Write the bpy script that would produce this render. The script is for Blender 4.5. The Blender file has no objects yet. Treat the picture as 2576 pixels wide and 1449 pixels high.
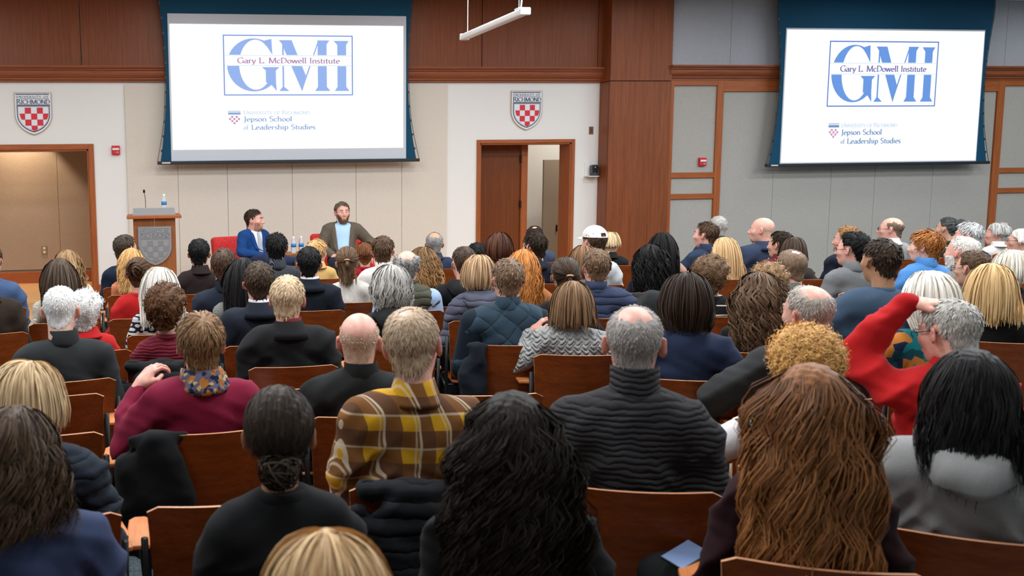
import bpy, bmesh, math, random
import numpy as np
from mathutils import Matrix, Vector

scene = bpy.context.scene
COL = scene.collection
PI = math.pi

# ------------------------------------------------------------------ camera
F_PX, CX, CY = 2385.0, 727.0, 724.0          # focal length and optical centre, in pixels of the 2576x1449 frame
CAM_H = 1.80
_r = np.array([0.98766519, -0.03227574, 0.15321800])   # room x axis seen in camera axes (right, down, forward)
_d = np.array([0.01377265, 0.99263944, 0.12032146])    # downwards
_f = np.array([-0.15597369, -0.1167271, 0.98083994])   # towards the stage wall
CAM_M = np.stack([_r, _f, -_d], 0)
cam_data = bpy.data.cameras.new("camera")
cam = bpy.data.objects.new("camera", cam_data)
COL.objects.link(cam)
cam_data.sensor_fit = 'HORIZONTAL'
cam_data.sensor_width = 25.06
cam_data.lens = F_PX / 2576.0 * 25.06
cam_data.shift_x = (1288.0 - CX) / 2576.0
cam_data.shift_y = 0.0
cam_data.clip_start, cam_data.clip_end = 0.05, 100
right, down, fwd = CAM_M[:, 0], CAM_M[:, 1], CAM_M[:, 2]
R3 = Matrix(((right[0], -down[0], -fwd[0]), (right[1], -down[1], -fwd[1]), (right[2], -down[2], -fwd[2])))
cam.matrix_world = Matrix.Translation((0, 0, CAM_H)) @ R3.to_4x4()
cam_data.dof.use_dof = True
cam_data.dof.focus_distance = 7.5
cam_data.dof.aperture_fstop = 3.2
scene.camera = cam


def at_z(px, py, z):
    w = CAM_M @ np.array([px - CX, py - CY, F_PX])
    t = (z - CAM_H) / w[2]
    return np.array([w[0] * t, w[1] * t, z])


# ------------------------------------------------------------------ world, lights, exposure
world = bpy.data.worlds.new("hall_air")
scene.world = world
world.use_nodes = True
world.node_tree.nodes['Background'].inputs[0].default_value = (0.9, 0.93, 1.0, 1)
world.node_tree.nodes['Background'].inputs[1].default_value = 0.05
scene.view_settings.view_transform = 'Standard'
scene.view_settings.look = 'None'
scene.view_settings.exposure = 0.0
scene.view_settings.gamma = 1.0
scene.view_settings.use_curve_mapping = False
CEIL = 4.22
WALL_Y = 13.0
RWALL_Y = 12.78
STAGE_Z = 0.22
LAMP_SPOTS = [(x, y) for y in (1.4, 4.0, 6.6, 9.0, 11.4) for x in (-2.6, 0.6, 3.8, 7.0, 10.2, 13.4)]  # stage wall row and last column added unseen, to brighten the walls
LAMP_W = 88.0
for _x, _y in LAMP_SPOTS:
    ld = bpy.data.lights.new("ceiling_lamp_light", 'AREA')
    ld.shape = 'RECTANGLE'
    ld.size, ld.size_y = 1.15, 0.55
    ld.energy = LAMP_W * (0.10 if _y > 10 else 0.70 if _y > 8 else 1.10 if _y > 5 else 1.05 if _y > 3 else 0.38)
    ld.color = (0.91, 0.957, 1.0)
    lo = bpy.data.objects.new("ceiling_lamp_light", ld)
    lo.location = (_x, _y, CEIL - 0.075)
    COL.objects.link(lo)

# ------------------------------------------------------------------ helpers: materials
MATS = {}


def new_mat(name):
    m = bpy.data.materials.new(name)
    m.use_nodes = True
    nt = m.node_tree
    return m, nt, nt.nodes['Principled BSDF']


def nd(nt, kind, **kw):
    n = nt.nodes.new('ShaderNode' + kind)
    for k, v in kw.items():
        if k.startswith('i_'):
            key = k[2:]
            n.inputs[int(key) if key.isdigit() else key].default_value = v
        else:
            setattr(n, k, v)
    return n


def lk(nt, a, ao, b, bi):
    nt.links.new(a.outputs[ao], b.inputs[bi])


def coords(nt, scale=(1, 1, 1), kind='Object', rot=(0, 0, 0)):
    tc = nd(nt, 'TexCoord')
    mp = nd(nt, 'Mapping')
    mp.inputs['Scale'].default_value = scale
    mp.inputs['Rotation'].default_value = rot
    lk(nt, tc, kind, mp, 'Vector')
    return mp


def c4(c):
    return (c[0], c[1], c[2], 1.0)


def srgb(r, g, b):
    def f(u):
        u /= 255.0
        return u / 12.92 if u <= 0.04045 else ((u + 0.055) / 1.055) ** 2.4
    return (f(r), f(g), f(b))


def plain(name, col, rough=0.5, metal=0.0, spec=0.5, emit=None, strength=1.0):
    if name in MATS:
        return MATS[name]
    m, nt, b = new_mat(name)
    b.inputs['Base Color'].default_value = c4(col)
    b.inputs['Roughness'].default_value = rough
    b.inputs['Metallic'].default_value = metal
    b.inputs['Specular IOR Level'].default_value = spec
    # a little grain so nothing is perfectly flat
    mp = coords(nt)
    nz = nd(nt, 'TexNoise', i_Scale=60.0)
    lk(nt, mp, 0, nz, 'Vector')
    bp = nd(nt, 'Bump', i_Strength=0.04, i_Distance=0.002)
    lk(nt, nz, 0, bp, 'Height')
    lk(nt, bp, 0, b, 'Normal')
    if emit is not None:
        b.inputs['Emission Color'].default_value = c4(emit)
        b.inputs['Emission Strength'].default_value = strength
    MATS[name] = m
    return m


def wood(name, c1, c2, scale=(34, 34, 1.3), rough=0.42, fine=5.0):
    if name in MATS:
        return MATS[name]
    m, nt, b = new_mat(name)
    mp = coords(nt, scale)
    nz = nd(nt, 'TexNoise', i_Scale=1.0, i_Detail=4.0, i_Roughness=0.6)
    lk(nt, mp, 0, nz, 'Vector')
    mp2 = coords(nt, tuple(s * fine for s in scale))
    nz2 = nd(nt, 'TexNoise', i_Scale=1.0, i_Detail=2.0)
    lk(nt, mp2, 0, nz2, 'Vector')
    mix = nd(nt, 'Math', operation='MULTIPLY_ADD', i_1=0.35)
    lk(nt, nz2, 0, mix, 0)
    mul = nd(nt, 'Math', operation='MULTIPLY', i_1=0.65)
    lk(nt, nz, 0, mul, 0)
    lk(nt, mul, 0, mix, 2)
    cr = nd(nt, 'ValToRGB')
    cr.color_ramp.elements[0].position = 0.32
    cr.color_ramp.elements[1].position = 0.68
    cr.color_ramp.elements[0].color = c4(c1)
    cr.color_ramp.elements[1].color = c4(c2)
    lk(nt, mix, 0, cr, 0)
    lk(nt, cr, 0, b, 'Base Color')
    b.inputs['Roughness'].default_value = rough
    b.inputs['Specular IOR Level'].default_value = 0.28
    bp = nd(nt, 'Bump', i_Strength=0.08, i_Distance=0.002)
    lk(nt, mix, 0, bp, 'Height')
    lk(nt, bp, 0, b, 'Normal')
    MATS[name] = m
    return m


def cloth_wall(name, c1, c2):
    if name in MATS:
        return MATS[name]
    m, nt, b = new_mat(name)
    mp = coords(nt, (160, 160, 160))
    nz = nd(nt, 'TexNoise', i_Scale=1.0, i_Detail=3.0, i_Roughness=0.7)
    lk(nt, mp, 0, nz, 'Vector')
    cr = nd(nt, 'ValToRGB')
    cr.color_ramp.elements[0].position = 0.3
    cr.color_ramp.elements[1].position = 0.7
    cr.color_ramp.elements[0].color = c4(c1)
    cr.color_ramp.elements[1].color = c4(c2)
    lk(nt, nz, 0, cr, 0)
    lk(nt, cr, 0, b, 'Base Color')
    b.inputs['Roughness'].default_value = 0.9
    bp = nd(nt, 'Bump', i_Strength=0.25, i_Distance=0.003)
    lk(nt, nz, 0, bp, 'Height')
    lk(nt, bp, 0, b, 'Normal')
    MATS[name] = m
    return m


def fabric(col, kind='plain', col2=None, rough=0.85):
    lum = 0.3 * col[0] + 0.5 * col[1] + 0.2 * col[2]
    if max(col) < 0.14 and col[2] > col[0]:
        col = tuple(lum + (c - lum) * 0.66 for c in col)
    if max(col) < 0.06:
        col = tuple(c * 0.60 for c in col)
    key = ('fab', tuple(round(c, 4) for c in col), kind, col2)
    if key in MATS:
        return MATS[key]
    m, nt, b = new_mat('cloth_' + kind)
    b.inputs['Roughness'].default_value = rough
    b.inputs['Specular IOR Level'].default_value = 0.15
    b.inputs['Sheen Weight'].default_value = 0.03
    b.inputs['Sheen Roughness'].default_value = 0.5
    tc = nd(nt, 'TexCoord')
    sep = nd(nt, 'SeparateXYZ')
    lk(nt, tc, 'Object', sep, 0)
    fine = nd(nt, 'TexNoise', i_Scale=420.0, i_Detail=2.0)
    lk(nt, tc, 'Object', fine, 'Vector')
    big = nd(nt, 'TexNoise', i_Scale=9.0, i_Detail=3.0)
    lk(nt, tc, 'Object', big, 'Vector')
    # base colour with slight fibre variation
    cr = nd(nt, 'ValToRGB')
    k = 0.35 if kind in ('tweed', 'knit', 'cable') else 0.16
    cr.color_ramp.elements[0].position, cr.color_ramp.elements[1].position = 0.25, 0.75
    cr.color_ramp.elements[0].color = c4([c * (1 - k) for c in col])
    cr.color_ramp.elements[1].color = c4([min(1, c * (1 + k)) for c in col])
    lk(nt, fine, 0, cr, 0)
    colour = (cr, 0)

    def math_(op, a, av=None, bv=None, c=None):
        n = nd(nt, 'Math', operation=op)
        if a is not None:
            lk(nt, a[0], a[1], n, 0)
        if isinstance(av, tuple):
            lk(nt, av[0], av[1], n, 1)
        elif av is not None:
            n.inputs[1].default_value = av
        if isinstance(bv, tuple):
            lk(nt, bv[0], bv[1], n, 2)
        elif bv is not None:
            n.inputs[2].default_value = bv
        return (n, 0)
    X, Y, Z = (sep, 0), (sep, 1), (sep, 2)
    height = (fine, 0)
    hstr, hdist = 0.25, 0.002

    def tri(src, freq, off=0.0):     # 0..1 ridge
        s = math_('MULTIPLY_ADD', src, freq, off)
        s = math_('SINE', s)
        return math_('ABSOLUTE', s)

    def mixcol(fac, c):
        mx = nd(nt, 'Mix', data_type='RGBA')
        lk(nt, fac[0], fac[1], mx, 0)
        lk(nt, colour[0], colour[1], mx, 6)
        mx.inputs[7].default_value = c4(c)
        return (mx, 2)

    def step(src, edge, lt=False):
        return math_('LESS_THAN' if lt else 'GREATER_THAN', src, edge)
    warp = math_('MULTIPLY_ADD', (big, 0), 0.05, -0.025)
    Zw = math_('ADD', Z, warp)
    XY = math_('MULTIPLY_ADD', Y, 0.8, X)
    if kind == 'ribh':
        height = tri(Zw, 165.0)
        hstr, hdist = 0.9, 0.006
    elif kind == 'ribh2':
        height = tri(Zw, 190.0)
        hstr, hdist = 0.7, 0.005
    elif kind in ('ribv', 'knit'):
        height = tri(XY, 260.0 if kind == 'ribv' else 330.0)
        hstr, hdist = 0.8, 0.005
        if kind == 'ribv' and col2:
            colour = mixcol(step(height, 0.86), col2)
    elif kind == 'quiltd':
        a = math_('ADD', XY, Zw)
        s = math_('SUBTRACT', XY, Zw)
        h1 = math_('POWER', tri(a, 22.0), 0.35)
        h2 = math_('POWER', tri(s, 22.0), 0.35)
        height = math_('MULTIPLY', h1, h2)
        hstr, hdist = 0.9, 0.012
    elif kind == 'quilth':
        height = math_('POWER', tri(Zw, 62.0), 0.5)
        hstr, hdist = 0.9, 0.012
    elif kind == 'cable':
        w = math_('MULTIPLY', Z, 90.0)
        ph = math_('SINE', w)
        a = math_('MULTIPLY_ADD', ph, 0.012, X)
        h1 = tri(a, 75.0)
        h2 = tri(math_('ADD', Z, math_('MULTIPLY', tri(X, 75.0), 0.02)), 120.0)
        height = math_('MULTIPLY', h1, h2)
        hstr, hdist = 1.0, 0.010
    elif kind == 'stripe':
        colour = mixcol(step(math_('SINE', math_('MULTIPLY', Z, 100.0)), 0.93), col2)
    elif kind == 'dots':
        v = nd(nt, 'TexVoronoi', i_Scale=110.0)
        lk(nt, tc, 'Object', v, 'Vector')
        colour = mixcol(step((v, 0), 0.28, True), col2)
    elif kind == 'pattern':
        a = tri(math_('ADD', XY, Z), 70.0)
        s = tri(math_('SUBTRACT', XY, Z), 70.0)
        g = math_('MULTIPLY', a, s)
        colour = mixcol(step(g, 0.55), col2)
        colour = mixcol(step(tri(Z, 40.0), 0.97), col2)
    elif kind in ('blotch', 'floral'):
        v = nd(nt, 'TexVoronoi', i_Scale=24.0 if kind == 'blotch' else 60.0)
        lk(nt, tc, 'Object', v, 'Vector')
        hs = nd(nt, 'ValToRGB')
        hs.color_ramp.interpolation = 'CONSTANT'
        e = hs.color_ramp.elements
        e[0].color = c4(col)
        e[1].color = c4(col2)
        e[1].position = 0.62
        x = e.new(0.35)
        x.color = c4((0.45, 0.16, 0.03))
        x = e.new(0.8)
        x.color = c4((0.01, 0.02, 0.05))
        sp = nd(nt, 'SeparateColor')
        lk(nt, v, 'Color', sp, 0)
        lk(nt, sp, 0, hs, 0)
        colour = (hs, 0)
    elif kind == 'tweed':
        n2 = nd(nt, 'TexNoise', i_Scale=190.0, i_Detail=3.0)
        lk(nt, tc, 'Object', n2, 'Vector')
        colour = mixcol(step((n2, 0), 0.58), col2 or [c * 1.7 for c in col])
    elif kind == 'plaid':
        brown, yel, cream = (0.055, 0.026, 0.022), (0.62, 0.34, 0.012), (0.62, 0.52, 0.38)
        colour = (cr, 0)
        bx = step(math_('SINE', math_('MULTIPLY_ADD', XY, 62.0, 0.8)), -0.05)
        bz = step(math_('SINE', math_('MULTIPLY_ADD', Z, 60.0, 0.4)), -0.05)
        both = math_('MULTIPLY', bx, bz)
        colour = mixcol(math_('MULTIPLY', bx, 0.55), brown)
        colour = mixcol(math_('MULTIPLY', bz, 0.6), brown)
        neither = math_('MULTIPLY', math_('SUBTRACT', (nd(nt, 'Value'), 0), bx), math_('SUBTRACT', (nd(nt, 'Value'), 0), bz))
        for n in nt.nodes:
            if n.type == 'VALUE':
                n.outputs[0].default_value = 1.0
        colour = mixcol(math_('MULTIPLY', neither, 0.8), yel)
        t1 = step(math_('SINE', math_('MULTIPLY_ADD', XY, 62.0, 2.2)), 0.975)
        t2 = step(math_('SINE', math_('MULTIPLY_ADD', XY, 62.0, 3.0)), 0.985)
        t3 = step(math_('SINE', math_('MULTIPLY_ADD', Z, 60.0, 2.2)), 0.98)
        for t, w in ((t1, 0.75), (t2, 0.5), (t3, 0.45)):
            colour = mixcol(math_('MULTIPLY', t, w), cream)
    elif kind == 'check':
        t1 = step(math_('SINE', math_('MULTIPLY', XY, 300.0)), 0.6)
        t3 = step(math_('SINE', math_('MULTIPLY', Z, 300.0)), 0.6)
        colour = mixcol(math_('MAXIMUM', t1, t3), col2)
    elif kind == 'carpet':
        n2 = nd(nt, 'TexNoise', i_Scale=70.0, i_Detail=4.0)
        lk(nt, tc, 'Object', n2, 'Vector')
        colour = mixcol(math_('MULTIPLY', step((n2, 0), 0.52), 0.7), col2)
        height = (n2, 0)
        hstr, hdist = 0.6, 0.006
    lk(nt, colour[0], colour[1], b, 'Base Color')
    bp = nd(nt, 'Bump', i_Strength=hstr, i_Distance=hdist)
    lk(nt, height[0], height[1], bp, 'Height')
    lk(nt, bp, 0, b, 'Normal')
    MATS[key] = m
    return m


def hair_mat(dark, light, rough=0.5):
    if light[2] < 0.75 * light[0]:
        dark, light = (dark[0] * 1.05, dark[1] * 0.93, dark[2] * 0.8), (light[0] * 1.05, light[1] * 0.93, light[2] * 0.8)
    key = ('hair', dark, light)
    if key in MATS:
        return MATS[key]
    m, nt, b = new_mat('hair_fibre')
    at = nd(nt, 'Attribute', attribute_name='tone')
    mx = nd(nt, 'Mix', data_type='RGBA')
    lk(nt, at, 'Fac', mx, 0)
    mx.inputs[6].default_value = c4(dark)
    mx.inputs[7].default_value = c4(light)
    lk(nt, mx, 2, b, 'Base Color')
    b.inputs['Roughness'].default_value = rough
    b.inputs['Specular IOR Level'].default_value = 0.10 if max(light) < 0.07 else 0.16
    MATS[key] = m
    return m


def skin_mat(col):
    key = ('skin', col)
    if key in MATS:
        return MATS[key]
    m, nt, b = new_mat('skin')
    at = nd(nt, 'Attribute', attribute_name='tone')
    mp = coords(nt, (55, 55, 55))
    nz = nd(nt, 'TexNoise', i_Scale=1.0, i_Detail=4.0)
    lk(nt, mp, 0, nz, 'Vector')
    cr = nd(nt, 'ValToRGB')
    cr.color_ramp.elements[0].position, cr.color_ramp.elements[1].position = 0.3, 0.72
    cr.color_ramp.elements[0].color = c4([col[0] * 0.92, col[1] * 0.86, col[2] * 0.84])
    cr.color_ramp.elements[1].color = c4([min(1, c * 1.06) for c in col])
    lk(nt, nz, 0, cr, 0)
    mx = nd(nt, 'Mix', data_type='RGBA')
    lk(nt, at, 'Fac', mx, 0)
    lk(nt, cr, 0, mx, 6)
    mx.inputs[7].default_value = c4((col[0] * 0.85, col[1] * 0.45, col[2] * 0.38))
    lk(nt, mx, 2, b, 'Base Color')
    b.inputs['Roughness'].default_value = 0.45
    b.inputs['Specular IOR Level'].default_value = 0.4
    b.inputs['Subsurface Weight'].default_value = 0.12
    b.inputs['Subsurface Radius'].default_value = (0.012, 0.005, 0.003)
    b.inputs['Subsurface Scale'].default_value = 0.6
    bp = nd(nt, 'Bump', i_Strength=0.08, i_Distance=0.002)
    lk(nt, nz, 0, bp, 'Height')
    lk(nt, bp, 0, b, 'Normal')
    MATS[key] = m
    return m


# ------------------------------------------------------------------ helpers: meshes and objects
def np_mesh(name, V, Fq, smooth=True, tone=None):
    """V (n,3); Fq (m,4) or (m,3) index array or list of such arrays."""
    if not isinstance(Fq, (list, tuple)):
        Fq = [Fq]
    Fq = [np.asarray(f, np.int64) for f in Fq if len(f)]
    me = bpy.data.meshes.new(name)
    V = np.ascontiguousarray(V, np.float32)
    me.vertices.add(len(V))
    me.vertices.foreach_set('co', V.ravel())
    loops = np.concatenate([f.ravel() for f in Fq]).astype(np.int32)
    tot = np.concatenate([np.full(len(f), f.shape[1], np.int32) for f in Fq])
    start = np.concatenate([[0], np.cumsum(tot)[:-1]]).astype(np.int32)
    me.loops.add(len(loops))
    me.loops.foreach_set('vertex_index', loops)
    me.polygons.add(len(tot))
    me.polygons.foreach_set('loop_start', start)
    me.polygons.foreach_set('loop_total', tot)
    me.polygons.foreach_set('use_smooth', np.full(len(tot), bool(smooth)))
    if tone is not None:
        at = me.attributes.new('tone', 'FLOAT', 'POINT')
        at.data.foreach_set('value', np.ascontiguousarray(tone, np.float32))
    me.update(calc_edges=True)
    return me


def obj(name, me, mat=None, parent=None, loc=None, rot=None):
    o = bpy.data.objects.new(name, me)
    COL.objects.link(o)
    if mat is not None and me is not None:
        if len(me.materials) == 0:
            me.materials.append(mat)
        else:
            o.material_slots[0].link = 'OBJECT'
            o.material_slots[0].material = mat
    if parent is not None:
        o.parent = parent
    if loc is not None:
        o.location = loc
    if rot is not None:
        o.rotation_euler = rot
    return o


def tag(o, label=None, cat=None, group=None, kind=None):
    if label:
        o['label'] = label
    if cat:
        o['category'] = cat
    if group:
        o['group'] = group
    if kind:
        o['kind'] = kind
    return o


def empty(name, loc=(0, 0, 0), rz=0.0):
    o = bpy.data.objects.new(name, None)
    o.empty_display_size = 0.1
    COL.objects.link(o)
    o.location = loc
    o.rotation_euler = (0, 0, rz)
    return o


class MB:
    """collects boxes, tubes, lathes, prisms into one mesh"""

    def __init__(self):
        self.v, self.f = [], []

    def add(self, vs, fs):
        n = len(self.v)
        self.v += [tuple(map(float, p)) for p in vs]
        self.f += [tuple(i + n for i in q) for q in fs]
        return self

    def box(self, x0, x1, y0, y1, z0, z1):
        vs = [(x, y, z) for x in (x0, x1) for y in (y0, y1) for z in (z0, z1)]
        fs = [(0, 1, 3, 2), (4, 6, 7, 5), (0, 4, 5, 1), (2, 3, 7, 6), (0, 2, 6, 4), (1, 5, 7, 3)]
        return self.add(vs, fs)

    def tube(self, pts, r, seg=8, closed=False):
        pts = [Vector(p) for p in pts]
        n = len(pts)
        rs = r if isinstance(r, (list, tuple)) else [r] * n
        vs, fs = [], []
        prev = None
        for i, p in enumerate(pts):
            if closed:
                t = pts[(i + 1) % n] - pts[i - 1]
            else:
                t = pts[min(i + 1, n - 1)] - pts[max(i - 1, 0)]
            t.normalize()
            if prev is None:
                a = Vector((0, 0, 1)) if abs(t.z) < 0.9 else Vector((1, 0, 0))
                u = t.cross(a).normalized()
            else:
                u = (prev - t * prev.dot(t)).normalized()
            prev = u
            w = t.cross(u)
            for k in range(seg):
                a = 2 * PI * k / seg
                vs.append(p + (u * math.cos(a) + w * math.sin(a)) * rs[i])
        m = n if closed else n - 1
        for i in range(m):
            for k in range(seg):
                a, b = i * seg + k, i * seg + (k + 1) % seg
                j = ((i + 1) % n) * seg
                fs.append((a, b, j + (k + 1) % seg, j + k))
        if not closed:
            fs.append(tuple(range(seg - 1, -1, -1)))
            fs.append(tuple((n - 1) * seg + k for k in range(seg)))
        return self.add(vs, fs)

    def lathe(self, prof, c=(0, 0, 0), seg=20):
        vs, fs = [], []
        for r, z in prof:
            for k in range(seg):
                a = 2 * PI * k / seg
                vs.append((c[0] + r * math.cos(a), c[1] + r * math.sin(a), c[2] + z))
        for i in range(len(prof) - 1):
            for k in range(seg):
                a, b = i * seg + k, i * seg + (k + 1) % seg
                fs.append((a, b, b + seg, a + seg))
        fs.append(tuple(range(seg - 1, -1, -1)))
        fs.append(tuple((len(prof) - 1) * seg + k for k in range(seg)))
        return self.add(vs, fs)

    def prism(self, poly, y0, y1, axis='y'):
        """poly in (a,b): axis y -> (x,z); axis z -> (x,y); axis x -> (y,z)"""
        n = len(poly)

        def P(a, b, t):
            return {'y': (a, t, b), 'z': (a, b, t), 'x': (t, a, b)}[axis]
        vs = [P(a, b, y0) for a, b in poly] + [P(a, b, y1) for a, b in poly]
        fs = [tuple(range(n)), tuple(range(2 * n - 1, n - 1, -1))]
        fs += [(i, i + n, (i + 1) % n + n, (i + 1) % n) for i in range(n)]
        return self.add(vs, fs)

    def mesh(self, name, smooth=False, bevel=0.0, seg=2, fix=True):
        me = bpy.data.meshes.new(name)
        me.from_pydata(self.v, [], self.f)
        if fix or bevel:
            bm = bmesh.new()
            bm.from_mesh(me)
            bmesh.ops.recalc_face_normals(bm, faces=bm.faces)
            if bevel:
                es = [e for e in bm.edges if len(e.link_faces) == 2 and e.calc_face_angle(0) > 0.6]
                bmesh.ops.bevel(bm, geom=es, offset=bevel, segments=seg, affect='EDGES', profile=0.5)
            bm.to_mesh(me)
            bm.free()
        for p in me.polygons:
            p.use_smooth = bool(smooth)
        me.update()
        return me

    def build(self, name, mat, parent=None, smooth=False, bevel=0.0, seg=2, loc=None):
        return obj(name, self.mesh(name, smooth, bevel, seg), mat, parent, loc)


def box(name, mat, x0, x1, y0, y1, z0, z1, parent=None, bevel=0.0):
    """a box object whose origin is its base centre"""
    cx, cy = (x0 + x1) / 2, (y0 + y1) / 2
    o = MB().box(x0 - cx, x1 - cx, y0 - cy, y1 - cy, 0, z1 - z0).build(name, mat, parent, bevel=bevel)
    o.location = (cx, cy, z0)
    return o


def struct(o):
    o['kind'] = 'structure'
    return o

# ================================================================== the room
W_RED = wood('wood_panel', srgb(106, 54, 26), srgb(138, 76, 42))
W_TRIM = wood('wood_trim', srgb(134, 70, 33), srgb(174, 98, 51), (3, 60, 60))
W_TRIMV = wood('wood_trim_upright', srgb(134, 70, 33), srgb(174, 98, 51), (60, 60, 2.2))
W_MOULD = wood('wood_moulding', srgb(118, 60, 34), srgb(150, 84, 50), (2.2, 50, 50))
W_DOOR = wood('wood_door', srgb(96, 46, 12), srgb(122, 64, 24))
W_STAGE = wood('wood_stage_floor', srgb(190, 140, 90), srgb(222, 178, 126), (2.0, 26, 26), 0.3)
WHITE = plain('white_paint', srgb(226, 226, 224), 0.8)
BEIGE = cloth_wall('beige_wall_cloth', srgb(197, 189, 177), srgb(222, 215, 204))
GREY = cloth_wall('grey_wall_cloth', srgb(152, 148, 142), srgb(178, 174, 168))
GREYB = cloth_wall('upper_grey_wall_cloth', srgb(150, 152, 160), srgb(180, 182, 190))
TAN = cloth_wall('tan_wall_cloth', srgb(150, 130, 110), srgb(178, 156, 134))
BLACKM = plain('black_metal', (0.012, 0.012, 0.013), 0.35, 0.6)
CHROME = plain('steel', (0.5, 0.5, 0.5), 0.3, 1.0)
GREYM = plain('grey_metal', srgb(160, 160, 160), 0.45, 0.3)

floor = struct(MB().box(-7, 17, -4, 16.5, -0.1, 0).build('floor', fabric(srgb(92, 104, 108), 'carpet', srgb(58, 68, 72))))
ceiling = struct(MB().box(-7, 17, -4, 16.5, CEIL, CEIL + 0.1).build('ceiling', plain('ceiling_paint', srgb(225, 225, 222), 0.9)))
struct(MB().box(-7.2, -7, -4, 16.5, 0, CEIL).build('wall_left', WHITE))
struct(MB().box(17, 17.2, -4, 16.5, 0, CEIL).build('wall_right', GREY))
struct(MB().box(-7, 17, -4.2, -4, 0, CEIL).build('wall_back', WHITE))

LX0, LX1, LZ = -2.70, -0.645, 2.15          # opening on the left
DX0, DX1, DZ = 4.80, 6.175, 2.18            # doorway on the right
wf = MB()
wf.box(-7, LX0, 13, 13.16, 0, CEIL).box(LX0, LX1, 13, 13.16, LZ, CEIL).box(LX1, DX0, 13, 13.16, 0, CEIL)
wf.box(DX0, DX1, 13, 13.16, DZ, CEIL).box(DX1, 6.75, 13, 13.16, 0, CEIL)
wall_front = struct(wf.build('wall_front', WHITE))
for a, b in ((-0.147, 0.53), (0.53, 1.198), (1.198, 2.093), (2.093, 2.99), (2.99, 3.646), (3.646, 4.306)):
    box('fabric_panel', BEIGE, a + 0.002, b - 0.002, 12.965, 13.0, STAGE_Z + 0.14, 2.998, wall_front, 0.003)
for a, b in ((-6.4, -3.7), (-3.69, -0.693), (-0.683, 2.05), (2.06, 4.788), (4.798, 6.515), (6.523, 6.59)):
    box('wood_panel', W_RED, a, b, 12.94, 13.0, 3.235, CEIL - 0.005, wall_front, 0.003)


def moulding(name, x0, x1, yb, z0, z1, mat, parent=None):
    h = z1 - z0
    pf = [(0, 0), (0.035, 0), (0.035, 0.10), (0.055, 0.16), (0.055, 0.24), (0.07, 0.30), (0.09, 0.42), (0.095, 0.55),
          (0.095, 0.68), (0.115, 0.74), (0.115, 0.80), (0.14, 0.86), (0.145, 0.93), (0.145, 1.0), (0, 1.0)]
    m = MB().prism([(yb - a, z0 + b * h) for a, b in pf], x0, x1, 'x')
    return m.build(name, mat, parent)


struct(moulding('trim_1', -6.9, 6.59, 13.0, 3.025, 3.228, W_MOULD))
# pilaster of wood between the two walls
pil = struct(MB().box(6.60, 7.52, 12.72, 13.0, 0, CEIL).build('wall_pilaster', plain('shadow_gap', (0.01, 0.006, 0.004), 0.8)))
for z0, z1 in ((0, 3.018), (3.028, CEIL - 0.004)):
    box('wood_panel', W_RED, 6.592, 7.526, 12.70, 12.73, z0, z1, pil, 0.002)
    box('wood_panel', W_RED, 6.588, 6.606, 12.735, 12.995, z0, z1, pil, 0.002)

# right wall with framed cloth panels
wr = struct(MB().box(7.52, 17, RWALL_Y + 0.03, RWALL_Y + 0.2, 0, CEIL).build('wall_front_right', plain('dark_joint', (0.05, 0.045, 0.04), 0.9)))
RY0, RY1 = RWALL_Y, RWALL_Y + 0.03
XS = [7.535, 7.60, 8.275, 8.375, 12.90, 13.02, 13.72, 13.80, 16.9]
for x0, x1 in ((7.535, 7.60), (8.275, 8.375), (12.90, 13.02), (13.72, 13.80)):
    box('wood_stile', W_TRIMV, x0, x1, RWALL_Y - 0.03, RWALL_Y + 0.03, 0.12, 3.04, wr, 0.003)
for x0, x1 in ((7.60, 8.275), (13.02, 13.72)):
    for z0, z1 in ((0.12, 1.345), (1.42, 1.65), (1.728, 2.965)):
        box('fabric_panel', GREY, x0, x1, RWALL_Y, RY1, z0, z1, wr, 0.003)
    for z0, z1 in ((1.345, 1.42), (1.65, 1.728), (2.965, 3.04)):
        box('wood_rail', W_TRIM, x0, x1, RWALL_Y - 0.028, RY1, z0, z1, wr, 0.003)
for x0, x1 in ((8.375, 9.24), (9.24, 10.19), (10.19, 10.92), (10.92, 11.9), (11.9, 12.90)):
    box('fabric_panel', GREY, x0 + 0.002, x1 - 0.002, RWALL_Y, RY1, 0.12, 2.88, wr, 0.003)
box('wood_rail', W_TRIM, 8.375, 12.90, RWALL_Y - 0.028, RY1, 2.88, 3.04, wr, 0.003)
box('fabric_panel', GREY, 13.80, 16.9, RWALL_Y, RY1, 0.12, 3.04, wr, 0.003)
for x0, x1 in ((7.53, 8.47), (8.47, 10.6), (10.6, 13.0), (13.0, 16.9)):
    box('fabric_panel', GREYB, x0 + 0.002, x1 - 0.002, RWALL_Y, RY1, 3.24, CEIL - 0.004, wr, 0.003)
struct(moulding('trim_2', 7.50, 16.9, RWALL_Y, 3.04, 3.243, W_MOULD))
struct(box('baseboard_right', W_TRIM, 7.52, 16.9, RWALL_Y - 0.02, RWALL_Y + 0.03, 0, 0.12))


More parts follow.
